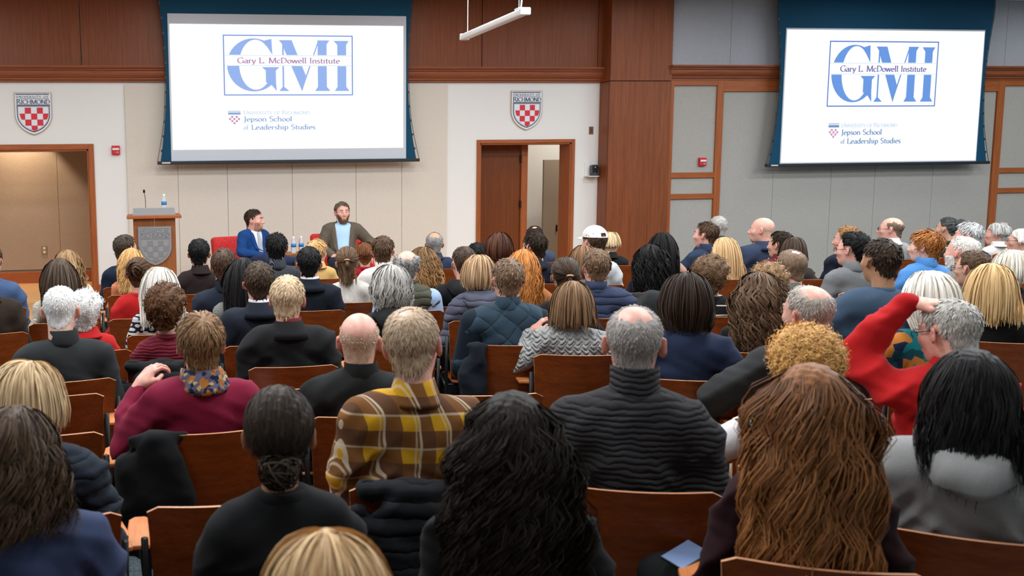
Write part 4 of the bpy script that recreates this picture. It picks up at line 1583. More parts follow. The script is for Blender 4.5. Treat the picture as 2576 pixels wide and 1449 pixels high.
        d = tang(np.where((p[:, 1] > 0.0)[:, None], np.stack([np.sign(p[:, 0] - pt) * 1.0, np.full(n, -0.75), np.zeros(n)], 1), p - apex + np.array([0, -0.03, 0])), nr)
        d += rng.normal(0, 0.06, (n, 3))
        q = p.copy()
        w0 = p @ Rh.T * hs + th
        Lmax = max(0.10, float(th[2]) + 0.12 - zend + 0.10)
        KO = max(9, int(st.get('k', 15) * (1.0, 0.85, 0.62)[lod]))
        K = 28
        ds = Lmax / (K - 1)
        dirw = d @ Rh.T
        cur = w0.copy()
        gr = np.array([0, 0, -1.0])
        hz_ = float(th[2])
        wid = st.get('wid', 0.13)
        sz = lambda z: 0.45 + (z - 0.45) * s_body * TORSO
        for k in range(K):
            t = k / (K - 1)
            ql = (cur - th) @ Rh / hs
            off = 0.002 + vol * (0.25 + 0.75 * lay) * min(1.0, 0.4 + 2.5 * t) * np.clip(mk + t, 0, 1)
            ql = push_out(ql, off)
            face = (ql[:, 2] < 0.05) & (ql[:, 1] > 0.015) & (np.abs(ql[:, 0]) < 0.10)
            ql[face, 1] -= (ql[face, 1] - 0.012) * 0.6
            ql[face, 0] += np.sign(ql[face, 0]) * 0.004
            if kind == 'bob':
                lo_ = ql[:, 2] < -0.03
                ql[lo_, :2] += (np.array([0, -0.03]) - ql[lo_, :2]) * (0.016 if zend > 1.0 else 0.0)
            if tie is not None and k > 0:
                pass
            cur = ql @ Rh.T * hs + th
            # shoulders and back: hair lies behind them
            lowz = cur[:, 2] < hz_ - 0.055
            xl = wid * (0.80 + 0.30 * lay)
            cur[lowz, 0] = np.where(np.abs(cur[lowz, 0]) > xl[lowz], np.sign(cur[lowz, 0]) * (xl[lowz] + (np.abs(cur[lowz, 0]) - xl[lowz]) * 0.5), cur[lowz, 0])
            o_ = 0.006 + 0.026 * lay + st.get('back', 0.0)
            val = 1 - (cur[:, 0] / 0.175) ** 2 - ((cur[:, 2] - sz(0.865)) / (0.215 * s_body)) ** 2
            yb = np.where(val > 0, -0.03 - 0.132 * np.sqrt(np.maximum(val, 0)) - o_, 1.0)
            v2 = 0.083 ** 2 - (cur[:, 2] - sz(0.975)) ** 2
            yb2 = np.where((v2 > 0) & (np.abs(cur[:, 0]) < 0.2), -0.045 - np.sqrt(np.maximum(v2, 0)) - o_, 1.0)
            yb3 = np.where(lowz & (cur[:, 2] > sz(0.985)), -0.085 - 0.3 * (hz_ - 0.055 - cur[:, 2]) - o_ * 0.6, 1.0)
            yt = np.minimum(np.minimum(yb, yb2), yb3)
            mv_ = np.minimum(0.0, yt - cur[:, 1])
            cur[:, 1] += np.maximum(mv_, -ds * 1.1)
            paths.append(cur.copy())
            g_ = st.get('grav', 0.26)
            dirw = dirw * (1 - g_) + gr * g_ + rng.normal(0, 0.03, (n, 3))
            if len(paths) > 1:
                mv = paths[-1] - paths[-2]
                dirw = 0.6 * dirw / (np.linalg.norm(dirw, axis=1, keepdims=True) + 1e-9) + 0.4 * mv / (np.linalg.norm(mv, axis=1, keepdims=True) + 1e-9)
            dirw /= np.linalg.norm(dirw, axis=1, keepdims=True) + 1e-9
            cur = cur + dirw * ds
        path = np.stack(paths, 1)
        # cut at the hem
        ze = zend + rng.normal(0, st.get('hem', 0.012), n)
        zz = path[:, :, 2]
        below = zz < ze[:, None]
        first = np.where(below.any(1), below.argmax(1), K - 1).astype(float)
        tt = np.linspace(0, 1, KO)[None, :] * np.maximum(first, 2)[:, None]
        i0 = np.clip(np.floor(tt).astype(int), 0, K - 2)
        fr = (tt - i0)[..., None]
        ar = np.arange(n)[:, None]
        path = path[ar, i0] * (1 - fr) + path[ar, i0 + 1] * fr
        K = KO
        # locks
        cl = st.get('clump', 0.16)
        G = max(12, n // st.get('lock', 22))
        gi = rng.integers(0, n, G)
        near = ((w0[:, None, :] - w0[gi][None, :, :]) ** 2).sum(2).argmin(1)
        t = np.linspace(0, 1, K)[None, :, None]
        path = path + (path[gi[near]] - path) * cl * t
        am = st.get('wave', 0.0)
        if am:
            lam = st.get('lam', 0.11)
            seg = np.linalg.norm(np.diff(path, axis=1), axis=2)
            arcl = np.concatenate([np.zeros((n, 1)), np.cumsum(seg, 1)], 1)
            az = np.arctan2(p[:, 0], -p[:, 1] - 0.02)
            ph = (3.0 * np.sin(2.3 * az[gi] + rng.uniform(0, 6)) + rng.normal(0, 0.55, G))[near][:, None] + rng.normal(0, 0.07, n)[:, None]
            out = path - (th + Rh @ np.array([0, 0, -0.05]))
            out[:, :, 2] *= 0.15
            out /= np.linalg.norm(out, axis=2, keepdims=True) + 1e-9
            sd = np.cross(out, np.array([0, 0, 1.0]))
            sd /= np.linalg.norm(sd, axis=2, keepdims=True) + 1e-9
            gro = np.clip((arcl - 0.05) / 0.12, 0, 1)
            path = path + sd * (am * gro * np.sin(6.28 * arcl / lam + ph))[..., None] + out * (am * 0.7 * gro * np.cos(6.28 * arcl / lam + ph))[..., None]
        if tie is not None:
            tl = np.linspace(0, 1, K)
            a = p[:, None, :] * (1 - tl)[None, :, None] + T[None, None, :] * tl[None, :, None]
            off = 0.003 + vol * (0.3 + 0.7 * lay)
            for k in range(K):
                pk = a[:, k].copy()
                a[:, k] = push_out(pk, off * (1 - 0.3 * tl[k]))
            tied = a @ Rh.T * hs + th
            path[~free] = tied[~free]
    else:
        return None
    tone = np.clip(rng.normal(0.5, 0.22, n), 0, 1)
    tonek = np.repeat(tone[:, None], path.shape[1], 1)
    if st.get('ombre'):
        tonek = np.clip(tonek * 0.5 + st['ombre'] * np.linspace(0, 1, path.shape[1])[None, :] ** 1.5, 0, 1)
    widths = np.full(n, w)
    extra = []
    if kind == 'tie':
        T = np.array(tie)
        Tw = Rh @ T * hs + th
        if st.get('bun'):
            R = st['bun']
            nb = int((260 if fine else 110))
            ax1 = rng.normal(0, 1, (nb, 3)) + np.array([0, 1.2, 0.3])
            ax1 /= np.linalg.norm(ax1, axis=1, keepdims=True)
            u = np.cross(ax1, np.array([0.3, 0.2, 1.0]))
            u /= np.linalg.norm(u, axis=1, keepdims=True)
            v = np.cross(ax1, u)
            a0 = rng.uniform(0, 6.28, nb)
            kb = 10
            th_ = a0[:, None] + np.linspace(0, 3.6, kb)[None, :]
            rad = (R * rng.uniform(0.55, 1.05, nb))[:, None]
            cen = Tw + Rh @ np.array([0, -R * 0.55, 0]) + rng.normal(0, R * 0.14, (nb, 3))
            pb = cen[:, None, :] + rad[..., None] * (np.cos(th_)[..., None] * u[:, None, :] + np.sin(th_)[..., None] * v[:, None, :]) * np.array([1.05, 0.75, 1.0])
            extra.append((pb, np.repeat(np.clip(rng.normal(0.55, 0.22, nb), 0, 1)[:, None], kb, 1), np.full(nb, w * 1.6), cen))
        if st.get('tail'):
            nb = int((420 if fine else 120))
            kb = 12
            t = np.linspace(0, 1, kb)[None, :, None]
            Ld = st['tail']
            ang = rng.uniform(0, 6.28, nb)
            rd = np.sqrt(rng.uniform(0, 1, nb)) * st.get('tailr', 0.028)
            side = np.stack([np.cos(ang) * rd, np.sin(ang) * rd * 0.6, np.zeros(nb)], 1)
            base = Tw[None, None, :] + Rh @ np.array([0, -0.018, 0])
            bulge = np.sin(np.clip(t * 1.3, 0, 1) * PI / 2) ** 0.7
            pb = base + side[:, None, :] * bulge + np.array([0, -0.025, 0]) * np.sin(t * PI) + np.array([0, 0, -1.0]) * t * (Ld * rng.uniform(0.8, 1.05, nb))[:, None, None]
            if st.get('wave'):
                pb[:, :, 0] += st['wave'] * np.sin(t[:, :, 0] * 9 + rng.uniform(0, 1.5, nb)[:, None]) * t[:, :, 0]
            extra.append((pb, np.repeat(np.clip(rng.normal(0.55, 0.22, nb), 0, 1)[:, None], kb, 1), np.full(nb, w * 1.3), np.repeat(Tw[None, :] + np.array([[0, 0.02, -0.08]]), nb, 0)))
    Vs, Qs, Ts = [sv @ Rh.T * hs + th], [shellQ], [np.clip(shell_tone, 0, 1)]
    base = len(sv)
    cen0 = np.repeat((th + Rh @ CR_C * hs)[None, :], n, 0)
    for pth, tk, ww, cen in [(path, tonek, widths, cen0)] + extra:
        nn_, kk_ = pth.shape[:2]
        tg = np.gradient(pth, axis=1)
        out = pth - cen[:, None, :]
        if kind in ('long', 'bob'):
            out[:, :, 2] *= 0.4
        sd = np.cross(tg, out)
        sd /= np.linalg.norm(sd, axis=2, keepdims=True) + 1e-9
        ou = np.cross(sd, tg)
        ou /= np.linalg.norm(ou, axis=2, keepdims=True) + 1e-9
        tw = rng.normal(0, 0.38, nn_)[:, None, None]
        sd = sd * np.cos(tw) + ou * np.sin(tw)
        tp = np.linspace(0, 1, kk_)
        taper = (np.minimum(1, 0.5 + tp * 3) * np.sqrt(np.clip(1.02 - tp ** 3, 0.04, 1)))[None, :, None]
        half = sd * (ww[:, None, None] * 0.5 * taper)
        vv = np.stack([pth - half, pth + half], 2).reshape(-1, 3)
        ii = (np.arange(nn_)[:, None] * kk_ + np.arange(kk_ - 1)[None, :]) * 2 + base
        qq = np.stack([ii, ii + 1, ii + 3, ii + 2], 2).reshape(-1, 4)
        Vs.append(vv)
        Qs.append(qq)
        Ts.append(np.repeat(tk.reshape(-1), 2))
        base += len(vv)
    return np.concatenate(Vs), np.concatenate(Qs), np.concatenate(Ts)


def beard(rng, hd, Rh, th, hs, L, n, wid, goatee=False):
    V, Q, N = hd['V'], hd['Q'], hd['N']
    x, y, z = np.abs(V[:, 0]), V[:, 1], V[:, 2]
    jaw = np.clip((-0.046 - z + np.clip((x - 0.035) / 0.045, 0, 1) * 0.050) / 0.012, 0, 1) * np.clip((y + 0.0) / 0.02, 0, 1) * np.clip((z + 0.125) / 0.012, 0, 1)
    lips = np.exp(-((z + 0.064) / 0.012) ** 4) * (x < 0.026) * (y > 0.07)
    nose = (y > 0.098) & (z > -0.052)
    m = jaw * (1 - np.clip(lips * 1.6, 0, 1)) * (~nose)
    if goatee:
        m = m * (x < 0.03) * (y > 0.06)
    if L < 0.007:
        m = m * np.clip((0.075 - x) / 0.03, 0, 1)
    fm = m[Q].min(1) > 0.25
    if not fm.any():
        return None
    used = np.unique(Q[fm])
    rm = np.full(len(V), -1)
    rm[used] = np.arange(len(used))
    sv = V[used] + N[used] * (0.0035 * m[used] if L >= 0.007 else -0.002 + 0 * m[used])[:, None]
    fc, fn_ = V[Q[fm]].mean(1), N[Q[fm]].mean(1)
    pick = rng.integers(0, len(fc), n)
    p = fc[pick] + rng.normal(0, 0.002, (n, 3))
    d = fn_[pick] * 0.5 + np.array([0, 0.15, -0.8]) + rng.normal(0, 0.2, (n, 3))
    d /= np.linalg.norm(d, axis=1, keepdims=True)
    K = 4
    path = p[:, None, :] + d[:, None, :] * (np.linspace(0, 1, K)[None, :, None] * (L * rng.uniform(0.6, 1.2, n))[:, None, None]) + fn_[pick][:, None, :] * 0.003
    sd = np.cross(d, fn_[pick])
    sd /= np.linalg.norm(sd, axis=1, keepdims=True) + 1e-9
    half = sd[:, None, :] * (wid * 0.5 * np.array([1, 1, 0.8, 0.3]))[None, :, None]
    vv = np.stack([path - half, path + half], 2).reshape(-1, 3)
    ii = (np.arange(n)[:, None] * K + np.arange(K - 1)[None, :]) * 2 + len(sv)
    qq = np.stack([ii, ii + 1, ii + 3, ii + 2], 2).reshape(-1, 4)
    VV = np.concatenate([sv, vv]) @ Rh.T * hs + th
    tn = np.concatenate([np.full(len(sv), 0.45), np.repeat(np.clip(rng.normal(0.5, 0.25, n), 0, 1), 2 * K)])
    return VV, np.concatenate([rm[Q[fm]], qq]), tn


# ---- collars, scarf, hood: lofted rings round the neck
def ring_loft(prof, seg=30, wob=0.0, rng=None, front_drop=0.0):
    """prof: list of (z, rx, ry, cy)"""
    V = []
    for j, (z, rx, ry, cy) in enumerate(prof):
        for k in range(seg):
            a = 2 * PI * k / seg
            x, y = rx * math.cos(a), cy + ry * math.sin(a)
            zz = z - front_drop * max(0.0, math.sin(a)) ** 1.5
            if wob and rng is not None:
                o = 1 + wob * math.sin(3 * a + j) * 0.5 + wob * math.sin(7 * a - j * 1.7) * 0.5
                x, y = x * o, cy + (y - cy) * o
            V.append((x, y, zz))
    Q = []
    m = len(prof)
    for j in range(m):
        for k in range(seg):
            a, b = j * seg + k, j * seg + (k + 1) % seg
            c, d = ((j + 1) % m) * seg + (k + 1) % seg, ((j + 1) % m) * seg + k
            Q.append((a, b, c, d))
    return np.array(V), np.array(Q)


def collar_arrays(kind, fem, s, rng):
    n = 0.052 if fem else 0.0605           # neck radius with a little ease
    cy = -0.048
    g = 0.0
    if kind == 'crew':
        pr = [(0.995, n + 0.018, n + 0.006, cy + 0.006), (1.036, n + 0.014, n + 0.014, cy - 0.002), (1.050, n + 0.009, n + 0.009, cy), (1.053, n + 0.004, n + 0.004, cy), (1.046, n - 0.001, n - 0.001, cy), (1.010, n + 0.004, n + 0.004, cy)]
        return ring_loft(pr, front_drop=0.035)
    if kind == 'stand':
        pr = [(0.985, n + 0.020, n + 0.006, cy + 0.006), (1.034, n + 0.016, n + 0.018, cy - 0.004), (1.066, n + 0.010, n + 0.013, cy - 0.002), (1.094, n + 0.009, n + 0.011, cy), (1.097, n + 0.006, n + 0.008, cy), (1.094, n + 0.003, n + 0.005, cy), (1.04, n + 0.004, n + 0.004, cy - 0.002)]
        return ring_loft(pr, front_drop=0.045, wob=0.04, rng=rng)
    if kind == 'tall':
        pr = [(0.985, n + 0.022, n + 0.008, cy + 0.006), (1.034, n + 0.020, n + 0.022, cy - 0.004), (1.075, n + 0.014, n + 0.018, cy - 0.002), (1.118, n + 0.014, n + 0.018, cy), (1.124, n + 0.010, n + 0.014, cy), (1.118, n + 0.006, n + 0.010, cy), (1.04, n + 0.005, n + 0.005, cy - 0.002)]
        return ring_loft(pr, front_drop=0.045, wob=0.03, rng=rng)
    if kind == 'fold':          # shirt collar folded over
        pr = [(1.018, n + 0.030, n + 0.030, cy - 0.010), (1.030, n + 0.026, n + 0.026, cy - 0.008), (1.066, n + 0.012, n + 0.013, cy - 0.001), (1.090, n + 0.005, n + 0.005, cy + 0.002), (1.091, n + 0.001, n + 0.001, cy + 0.002), (1.03, n, n, cy)]
        return ring_loft(pr, front_drop=0.05)
    if kind == 'suit':          # jacket collar lying lower than the shirt band
        pr = [(0.992, n + 0.060, n + 0.050, cy - 0.014), (1.024, n + 0.040, n + 0.036, cy - 0.010), (1.058, n + 0.016, n + 0.016, cy - 0.003), (1.078, n + 0.009, n + 0.009, cy), (1.080, n + 0.005, n + 0.005, cy), (1.02, n + 0.004, n + 0.004, cy)]
        return ring_loft(pr, front_drop=0.09)
    if kind == 'band':          # strip of shirt collar above the jacket
        pr = [(1.030, n + 0.008, n + 0.008, cy), (1.092, n + 0.005, n + 0.006, cy + 0.001), (1.096, n + 0.003, n + 0.003, cy + 0.001), (1.092, n - 0.001, n - 0.001, cy + 0.001), (1.030, n, n, cy)]
        return ring_loft(pr, front_drop=0.05)
    if kind == 'hood':
        V, Q = ring_loft([(0.990, n + 0.056, n + 0.070, cy - 0.020), (1.012, n + 0.072, n + 0.082, cy - 0.028), (1.044, n + 0.060, n + 0.066, cy - 0.022), (1.072, n + 0.032, n + 0.030, cy - 0.008), (1.066, n + 0.012, n + 0.010, cy), (1.010, n + 0.008, n + 0.008, cy)], seg=36, wob=0.07, rng=rng, front_drop=0.06)
        back = np.clip(-(V[:, 1] - cy) / 0.14, 0, 1)
        V[:, 2] -= back ** 2 * 0.05 * np.clip((1.07 - V[:, 2]) / 0.06, 0, 1)
        V[:, 1] -= back ** 2 * 0.02
        return V, Q
    if kind == 'scarf':
        pr = [(1.000, n + 0.044, n + 0.042, cy - 0.008), (1.024, n + 0.046, n + 0.042, cy - 0.006), (1.046, n + 0.030, n + 0.030, cy - 0.002), (1.060, n + 0.030, n + 0.027, cy), (1.092, n + 0.016, n + 0.016, cy + 0.002), (1.090, n + 0.004, n + 0.004, cy + 0.002), (1.02, n + 0.004, n + 0.004, cy)]
        return ring_loft(pr, seg=40, wob=0.10, rng=rng, front_drop=0.03)


def fold_disp(V, N, rng, amp):
    """soft cloth folds"""
    ph = rng.uniform(0, 6.28, 12)
    x, y, z = V[:, 0], V[:, 1], V[:, 2]
    ridge = lambda t: 1 - 2 * np.abs(np.sin(t)) ** 0.8
    wx = 3 * np.sin(6 * x + ph[0]) + 2.0 * np.sin(9 * z + ph[1])
    a = ridge(17 * z + 0.5 * wx + 5 * np.abs(x) + ph[2]) * np.clip((0.90 - z) / 0.2, 0, 1)
    b = ridge(19 * z - 16 * x + np.sin(11 * y + ph[3]) + ph[4]) * np.clip((np.abs(x) - 0.15) / 0.06, 0, 1)
    c = np.sin(15 * x + 9 * z + ph[5]) * np.sin(13 * z + ph[6])
    # pulls running from the armpits towards the spine
    u = np.abs(x)
    e = ridge(30 * (z - 0.82) + 55 * (u - 0.05) * (0.5 + 0.5 * np.sin(ph[7])) + 1.5 * np.sin(8 * x + ph[8])) * np.exp(-((u - 0.13) / 0.06) ** 2) * np.exp(-((z - 0.84) / 0.10) ** 2)
    f = np.sin(47 * x + 30 * z + 3 * np.sin(20 * z + ph[9]) + ph[10]) * np.sin(33 * z + 21 * y + ph[11])
    d = amp * (0.55 * a + 0.65 * b + 0.7 * c + 0.7 * e + 0.22 * f)
    return V + N * d[:, None]


EYE_M = None


def eye_material():
    global EYE_M
    if EYE_M:
        return EYE_M
    m, nt, b = new_mat('eye')
    tc = nd(nt, 'TexCoord')
    sp = nd(nt, 'SeparateXYZ')
    lk(nt, tc, 'Object', sp, 0)
    cr = nd(nt, 'ValToRGB')
    cr.color_ramp.interpolation = 'CONSTANT'
    e = cr.color_ramp.elements
    e[0].color = (0.75, 0.72, 0.70, 1)
    e[1].color = (0.10, 0.06, 0.04, 1)
    e[1].position = 0.855
    k = e.new(0.965)
    k.color = (0.005, 0.005, 0.005, 1)
    lk(nt, sp, 1, cr, 0)
    lk(nt, cr, 0, b, 'Base Color')
    b.inputs['Roughness'].default_value = 0.15
    EYE_M = m
    return m


def eye_mesh():
    def mk():
        me = bpy.data.meshes.new('eye')
        bm = bmesh.new()
        bmesh.ops.create_uvsphere(bm, u_segments=14, v_segments=10, radius=1.0)
        bm.to_mesh(me)
        bm.free()
        for p in me.polygons:
            p.use_smooth = True
        return me
    return cached('eye', mk)


def place_head(arr, Rh, th, hs):
    return arr @ Rh.T * hs + th


def rotm(rx, rz, ry=0.0):
    return np.array(Matrix.Rotation(rz, 3, 'Z') @ Matrix.Rotation(ry, 3, 'Y') @ Matrix.Rotation(rx, 3, 'X'))


TORSO = 0.935
SHOE_M = plain('shoe_leather', (0.02, 0.017, 0.015), 0.4)
GLASS_FR = plain('glasses_frame', (0.015, 0.013, 0.012), 0.35)


def make_person(label, px=None, py=None, ztop=1.27, fem=False, brel=6.0, hrel=0.0, pitch=0.0, tilt=0.0, w=1.0,
                hair=None, hcol=((0.02, 0.012, 0.008), (0.06, 0.035, 0.02)), skin=(0.62, 0.36, 0.26), top='sweater', tmat=None,
                collar='crew', cmat=None, band=None, infl=0.012, boxy=0.0, folds=0.015, pose=None, legs=None, pants=(0.02, 0.025, 0.035),
                hs=None, seed=0, glasses=False, beard_=None, face=False, at=None, floor_z=0.0, opening=None, inner=None, hands=True, curl=(0.35, 0.35),
                puff=0.0, fine=None, palm=None, group='people seated in the audience', sleeves=None, lean=0.0, tie_mat=None):
    rng = np.random.default_rng(1000 + seed)
    pose = pose or LAP
    if pose.get('abs'):
        pose = {q: (pose[q][0],) + tuple((j[0], j[1], 0.45 + (j[2] - 0.45) / TORSO) for j in pose[q][1:]) for q in 'RL'}
    legs = legs or LEGS
    hs = hs or (0.955 if fem else 1.0)
    hs *= 1.04
    th_hair = hair.get('top', 0.012) if hair else 0.0
    if at is None:
        T = at_z(px, py, ztop)
        bear = math.degrees(math.atan2(T[0], T[1]))
        by, hy = brel - bear, hrel - bear
    else:
        T = np.array([at[0], at[1], ztop])
        by, hy = brel, hrel
    depth = math.hypot(T[0], T[1])
    lod = (0 if depth < 3.3 else 1 if depth < 5.0 else 2) if fine is None else 1
    fine = lod < 2
    zt = ztop - floor_z
    Rb = math.radians(by)
    Rh = rotm(math.radians(-pitch), math.radians(hy - by), math.radians(tilt))
    # head so that its crown reaches the wanted height
    ctr = Rh @ np.array([0, -0.018, 0.032]) * hs
    up = np.sqrt(((Rh.T @ np.array([0, 0, 1.0]) * CR_R) ** 2).sum()) * hs
    hz = zt - th_hair - up - ctr[2]
    s = (hz - 0.45) / (1.175 - 0.45)
    fwd_ = -0.010 + 0.028 * math.sin(math.radians(pitch)) * 3
    th = np.array([0.0, fwd_ + lean * 0.7, hz])
    hd = head(fem, lod if lod < 2 else 2 if (face or glasses) else 3)

    def sc(V):
        V = np.array(V, float)
        o = V.copy()
        o[:, 2] = np.where(V[:, 2] > 0.45, 0.45 + (V[:, 2] - 0.45) * s * TORSO, V[:, 2])
        t = np.clip((V[:, 2] - 0.5) / 0.55, 0, 1.6)
        k = np.clip((V[:, 2] - 0.40) / 0.1, 0, 1)
        ws = 1 + (0.93 * w * s ** 0.6 - 1) * k
        o[:, 0] *= ws
        o[:, 1] = (V[:, 1] + 0.03) * ws - 0.03 + lean * t
        return o
    # body: torso and limbs, head, hands in one mesh
    bv, bq = body_core(fem, pose, legs)
    parts_v, parts_q, parts_t = [sc(bv)], [bq], [np.zeros(len(bv))]
    n0 = len(bv)
    parts_v.append(place_head(hd['V'], Rh, th, hs))
    parts_q.append(hd['Q'] + n0)
    parts_t.append(hd['tone'])
    n0 += len(hd['V'])
    if hands:
        for i, sd in enumerate('RL'):
            el, wr = (np.array(q) for q in pose[sd][1:])
            pts = sc(np.array([el, wr]))
            d = pts[1] - pts[0]
            d /= np.linalg.norm(d)
            nrm = np.array((palm or {}).get(sd, (0, 0.0, 1.0)), float)
            if (palm or {}).get(sd + 'd') is not None:
                d = np.array(palm[sd + 'd'], float)
                d /= np.linalg.norm(d)
            nrm -= d * (nrm @ d)
            nrm /= np.linalg.norm(nrm) + 1e-9
            R = np.stack([np.cross(d, nrm), d, nrm], 1)
            hv, hq = hand(curl[i], 1 if sd == 'R' else -1, palm is not None)
            g = 0.92 if fem else 1.05
            parts_v.append(hv * g @ R.T + pts[1] + d * 0.02)
            parts_q.append(hq + n0)
            parts_t.append(np.full(len(hv), 0.18))
            n0 += len(hv)
    me = np_mesh('person', np.concatenate(parts_v), np.concatenate(parts_q), True, np.concatenate(parts_t))
    off = th + ctr
    root = np.array([T[0] - (off[0] * math.cos(Rb) - off[1] * math.sin(Rb)), T[1] - (off[0] * math.sin(Rb) + off[1] * math.cos(Rb)), floor_z])
    o = obj('person', me, skin_mat(skin), None, tuple(root), (0, 0, Rb))
    tag(o, label, 'person', group)
    # clothes
    gv, gq, gn = garment(fem, pose, (0.0110, 0.0160, 0.0250)[lod], infl, opening, boxy)
    gv2 = fold_disp(gv, gn, rng, folds)
    if puff:
        gv2 = gv2 + gn * (puff * np.abs(np.sin((gv[:, 2] + 0.012 * np.sin(14 * gv[:, 0])) * 62.0)) ** 0.7)[:, None]
    g_o = obj(top, np_mesh(top, sc(gv2), gq), tmat, o)
    if sleeves is not None:
        av, aq = cached(('slv', fem, pose_key(pose), infl), lambda: field(lambda P: arms_sdf(P, pose, fem, infl + 0.012), *bounds([q for q_ in 'RL' for q in pose[q_]], 0.12), 0.014))
        obj('sleeves', np_mesh('sleeves', sc(av), aq), sleeves, o)
    if opening:
        w0_, w1_, zb_ = opening
        for sg in (-1, 1):
            lv, lq = [], []
            zs_ = np.linspace(zb_ + 0.03, 1.035, 9)
            for i_, zz in enumerate(zs_):
                f_ = (zz - zb_) / (1.06 - zb_)
                xa_ = w0_ + (w1_ - w0_) * f_
                wd_ = 0.062 * math.sin(min(1.0, f_ * 1.25) * PI / 2) * (1.0 if f_ < 0.80 else 0.72)
                for xx, up_ in ((xa_, 0.004), (xa_ + wd_ * 0.5, 0.012), (xa_ + wd_, 0.004)):
                    nb_ = (np.abs(gv[:, 0] - sg * xx) < 0.02) & (np.abs(gv[:, 2] - zz) < 0.02) & (gv[:, 1] > -0.04)
                    yy = gv[nb_, 1].max() if nb_.any() else 0.06
                    lv.append((sg * xx, yy + up_, zz))
                if i_:
                    k_ = (i_ - 1) * 3
                    for c_ in (0, 1):
                        lq.append((k_ + c_, k_ + c_ + 1, k_ + c_ + 4, k_ + c_ + 3))
            obj('lapel', np_mesh('lapel', sc(np.array(lv)), np.array(lq)), tmat, o)
    if tie_mat is not None:
        tv, tq = [], []
        for i_, (yy, zz, hw_) in enumerate(((0.062, 1.035, 0.016), (0.085, 1.005, 0.018), (0.104, 0.95, 0.022), (0.122, 0.86, 0.028), (0.138, 0.74, 0.034), (0.145, 0.66, 0.036))):
            tv += [(-hw_, yy, zz), (hw_, yy, zz), (hw_, yy + 0.006, zz), (-hw_, yy + 0.006, zz)]
            if i_:
                o_ = (i_ - 1) * 4
                tq += [(o_ + a_, o_ + (a_ + 1) % 4, o_ + 4 + (a_ + 1) % 4, o_ + 4 + a_) for a_ in range(4)]
        obj('necktie', np_mesh('necktie', sc(np.array(tv)), np.array(tq), False), tie_mat, o)
    if inner is not None:
        iv, iq, in_ = garment(fem, pose, 0.017, infl - 0.012, None, 0.0)
        keep = (np.abs(iv[:, 0]) < 0.15)[iq].all(1)
        obj('shirt', np_mesh('shirt', sc(iv), iq[keep]), inner, o)
    for kd, mt in ((collar, cmat or tmat), ('band' if band is not None else None, band)):
        if kd:
            cv, cq = collar_arrays(kd, fem, s, rng)
            # follow the neck
            cv[:, 1] += (cv[:, 2] - 1.03) * 0.10 + lean + 0.012 * 0
            cv[:, 2] = 0.45 + (cv[:, 2] - 0.45) * s - 0.006
            obj({'hood': 'hood', 'scarf': 'scarf', 'band': 'shirt_collar'}.get(kd, 'collar'), np_mesh('collar', cv, cq), mt, o)
    obj('trousers', trousers(legs), fabric(pants, 'plain'), o)
    for sd in 'RL':
        an = legs[sd][2]
        sh = obj('shoe', shoe_mesh(), SHOE_M, o)
        sh.location = (an[0], an[1], an[2] - 0.10)
        if legs is not LEGS and an[2] > 0.2:
            sh.rotation_euler = (0.5, 0.0, -0.9 if sd == 'R' else 0.9)
    # hair, beard, face
    if hair:
        res = grow_hair(hair, rng, hd, Rh, th, hs, s, fine, lod)
        obj('hair', np_mesh('hair', res[0], res[1], True, res[2]), hair_mat(*hcol), o)
        if hair['kind'] == 'tie':
            Tw = Rh @ (np.array(hair['tie']) + np.array([0, -0.012, 0])) * hs + th
            if hair.get('tail'):
                ht = MB().tube([(0.016 * math.cos(a), 0.0, 0.016 * math.sin(a)) for a in np.linspace(0, 2 * PI, 14)[:-1]], 0.006, 6, True).build('hair_tie', plain('hair_tie_tan', srgb(190, 150, 110), 0.6), o, smooth=True)
                ht.location = tuple(Tw)
                ht.rotation_euler = (math.radians(70), 0, 0)
    if beard_:
        res = beard(rng, hd, Rh, th, hs, beard_[2], 900 if fine else 420, 0.0015 if fine else 0.003, len(beard_) > 3)
        if res:
            obj('beard', np_mesh('beard', res[0], res[1], True, res[2]), hair_mat(beard_[0], beard_[1]), o)
    if face or (at is None and abs(hrel) >= 38):
        Rm = Matrix(Rh.tolist())
        for sx in (-1, 1):
            e = obj('eye', eye_mesh(), eye_material(), o)
            e.location = tuple(Rh @ np.array([sx * 0.031, 0.0715, 0.003]) * hs + th)
            e.rotation_euler = Rm.to_euler()
            e.scale = (0.0135 * hs,) * 3
            pts = [np.array([sx * (0.014 + 0.034 * t), 0.0905 - 0.020 * t * t, 0.026 + 0.006 * math.sin(t * 2.6)]) for t in np.linspace(0, 1, 6)]
            MB().tube([tuple(Rh @ q * hs + th) for q in pts], [0.003, 0.0042, 0.0045, 0.004, 0.003, 0.0015], 6).build('eyebrow', hair_mat(*(hcol if not beard_ else beard_[:2])), o, smooth=True)
    if glasses:
        m = MB()
        for sx in (-1, 1):
            lp = [np.array([sx * 0.034 + 0.024 * math.cos(a), 0.103 - 0.006 * abs(math.cos(a)), 0.0 + 0.017 * math.sin(a)]) for a in np.linspace(0, 2 * PI, 15)[:-1]]
            m.tube([tuple(Rh @ q * hs + th) for q in lp], 0.0019, 5, True)
            m.tube([tuple(Rh @ np.array(q) * hs + th) for q in ((sx * 0.058, 0.097, 0.006), (sx * 0.073, 0.05, 0.006), (sx * 0.083, -0.01, 0.012), (sx * 0.082, -0.03, 0.0))], 0.0022, 5)
        m.tube([tuple(Rh @ np.array(q) * hs + th) for q in ((-0.011, 0.106, 0.004), (0, 0.110, 0.007), (0.011, 0.106, 0.004))], 0.0019, 5)
        m.build('glasses', GLASS_FR, o, smooth=True)
    return dict(o=o, root=root, yaw=Rb, Rh=Rh, th=th, hs=hs, s=s, sc=sc, T=T)

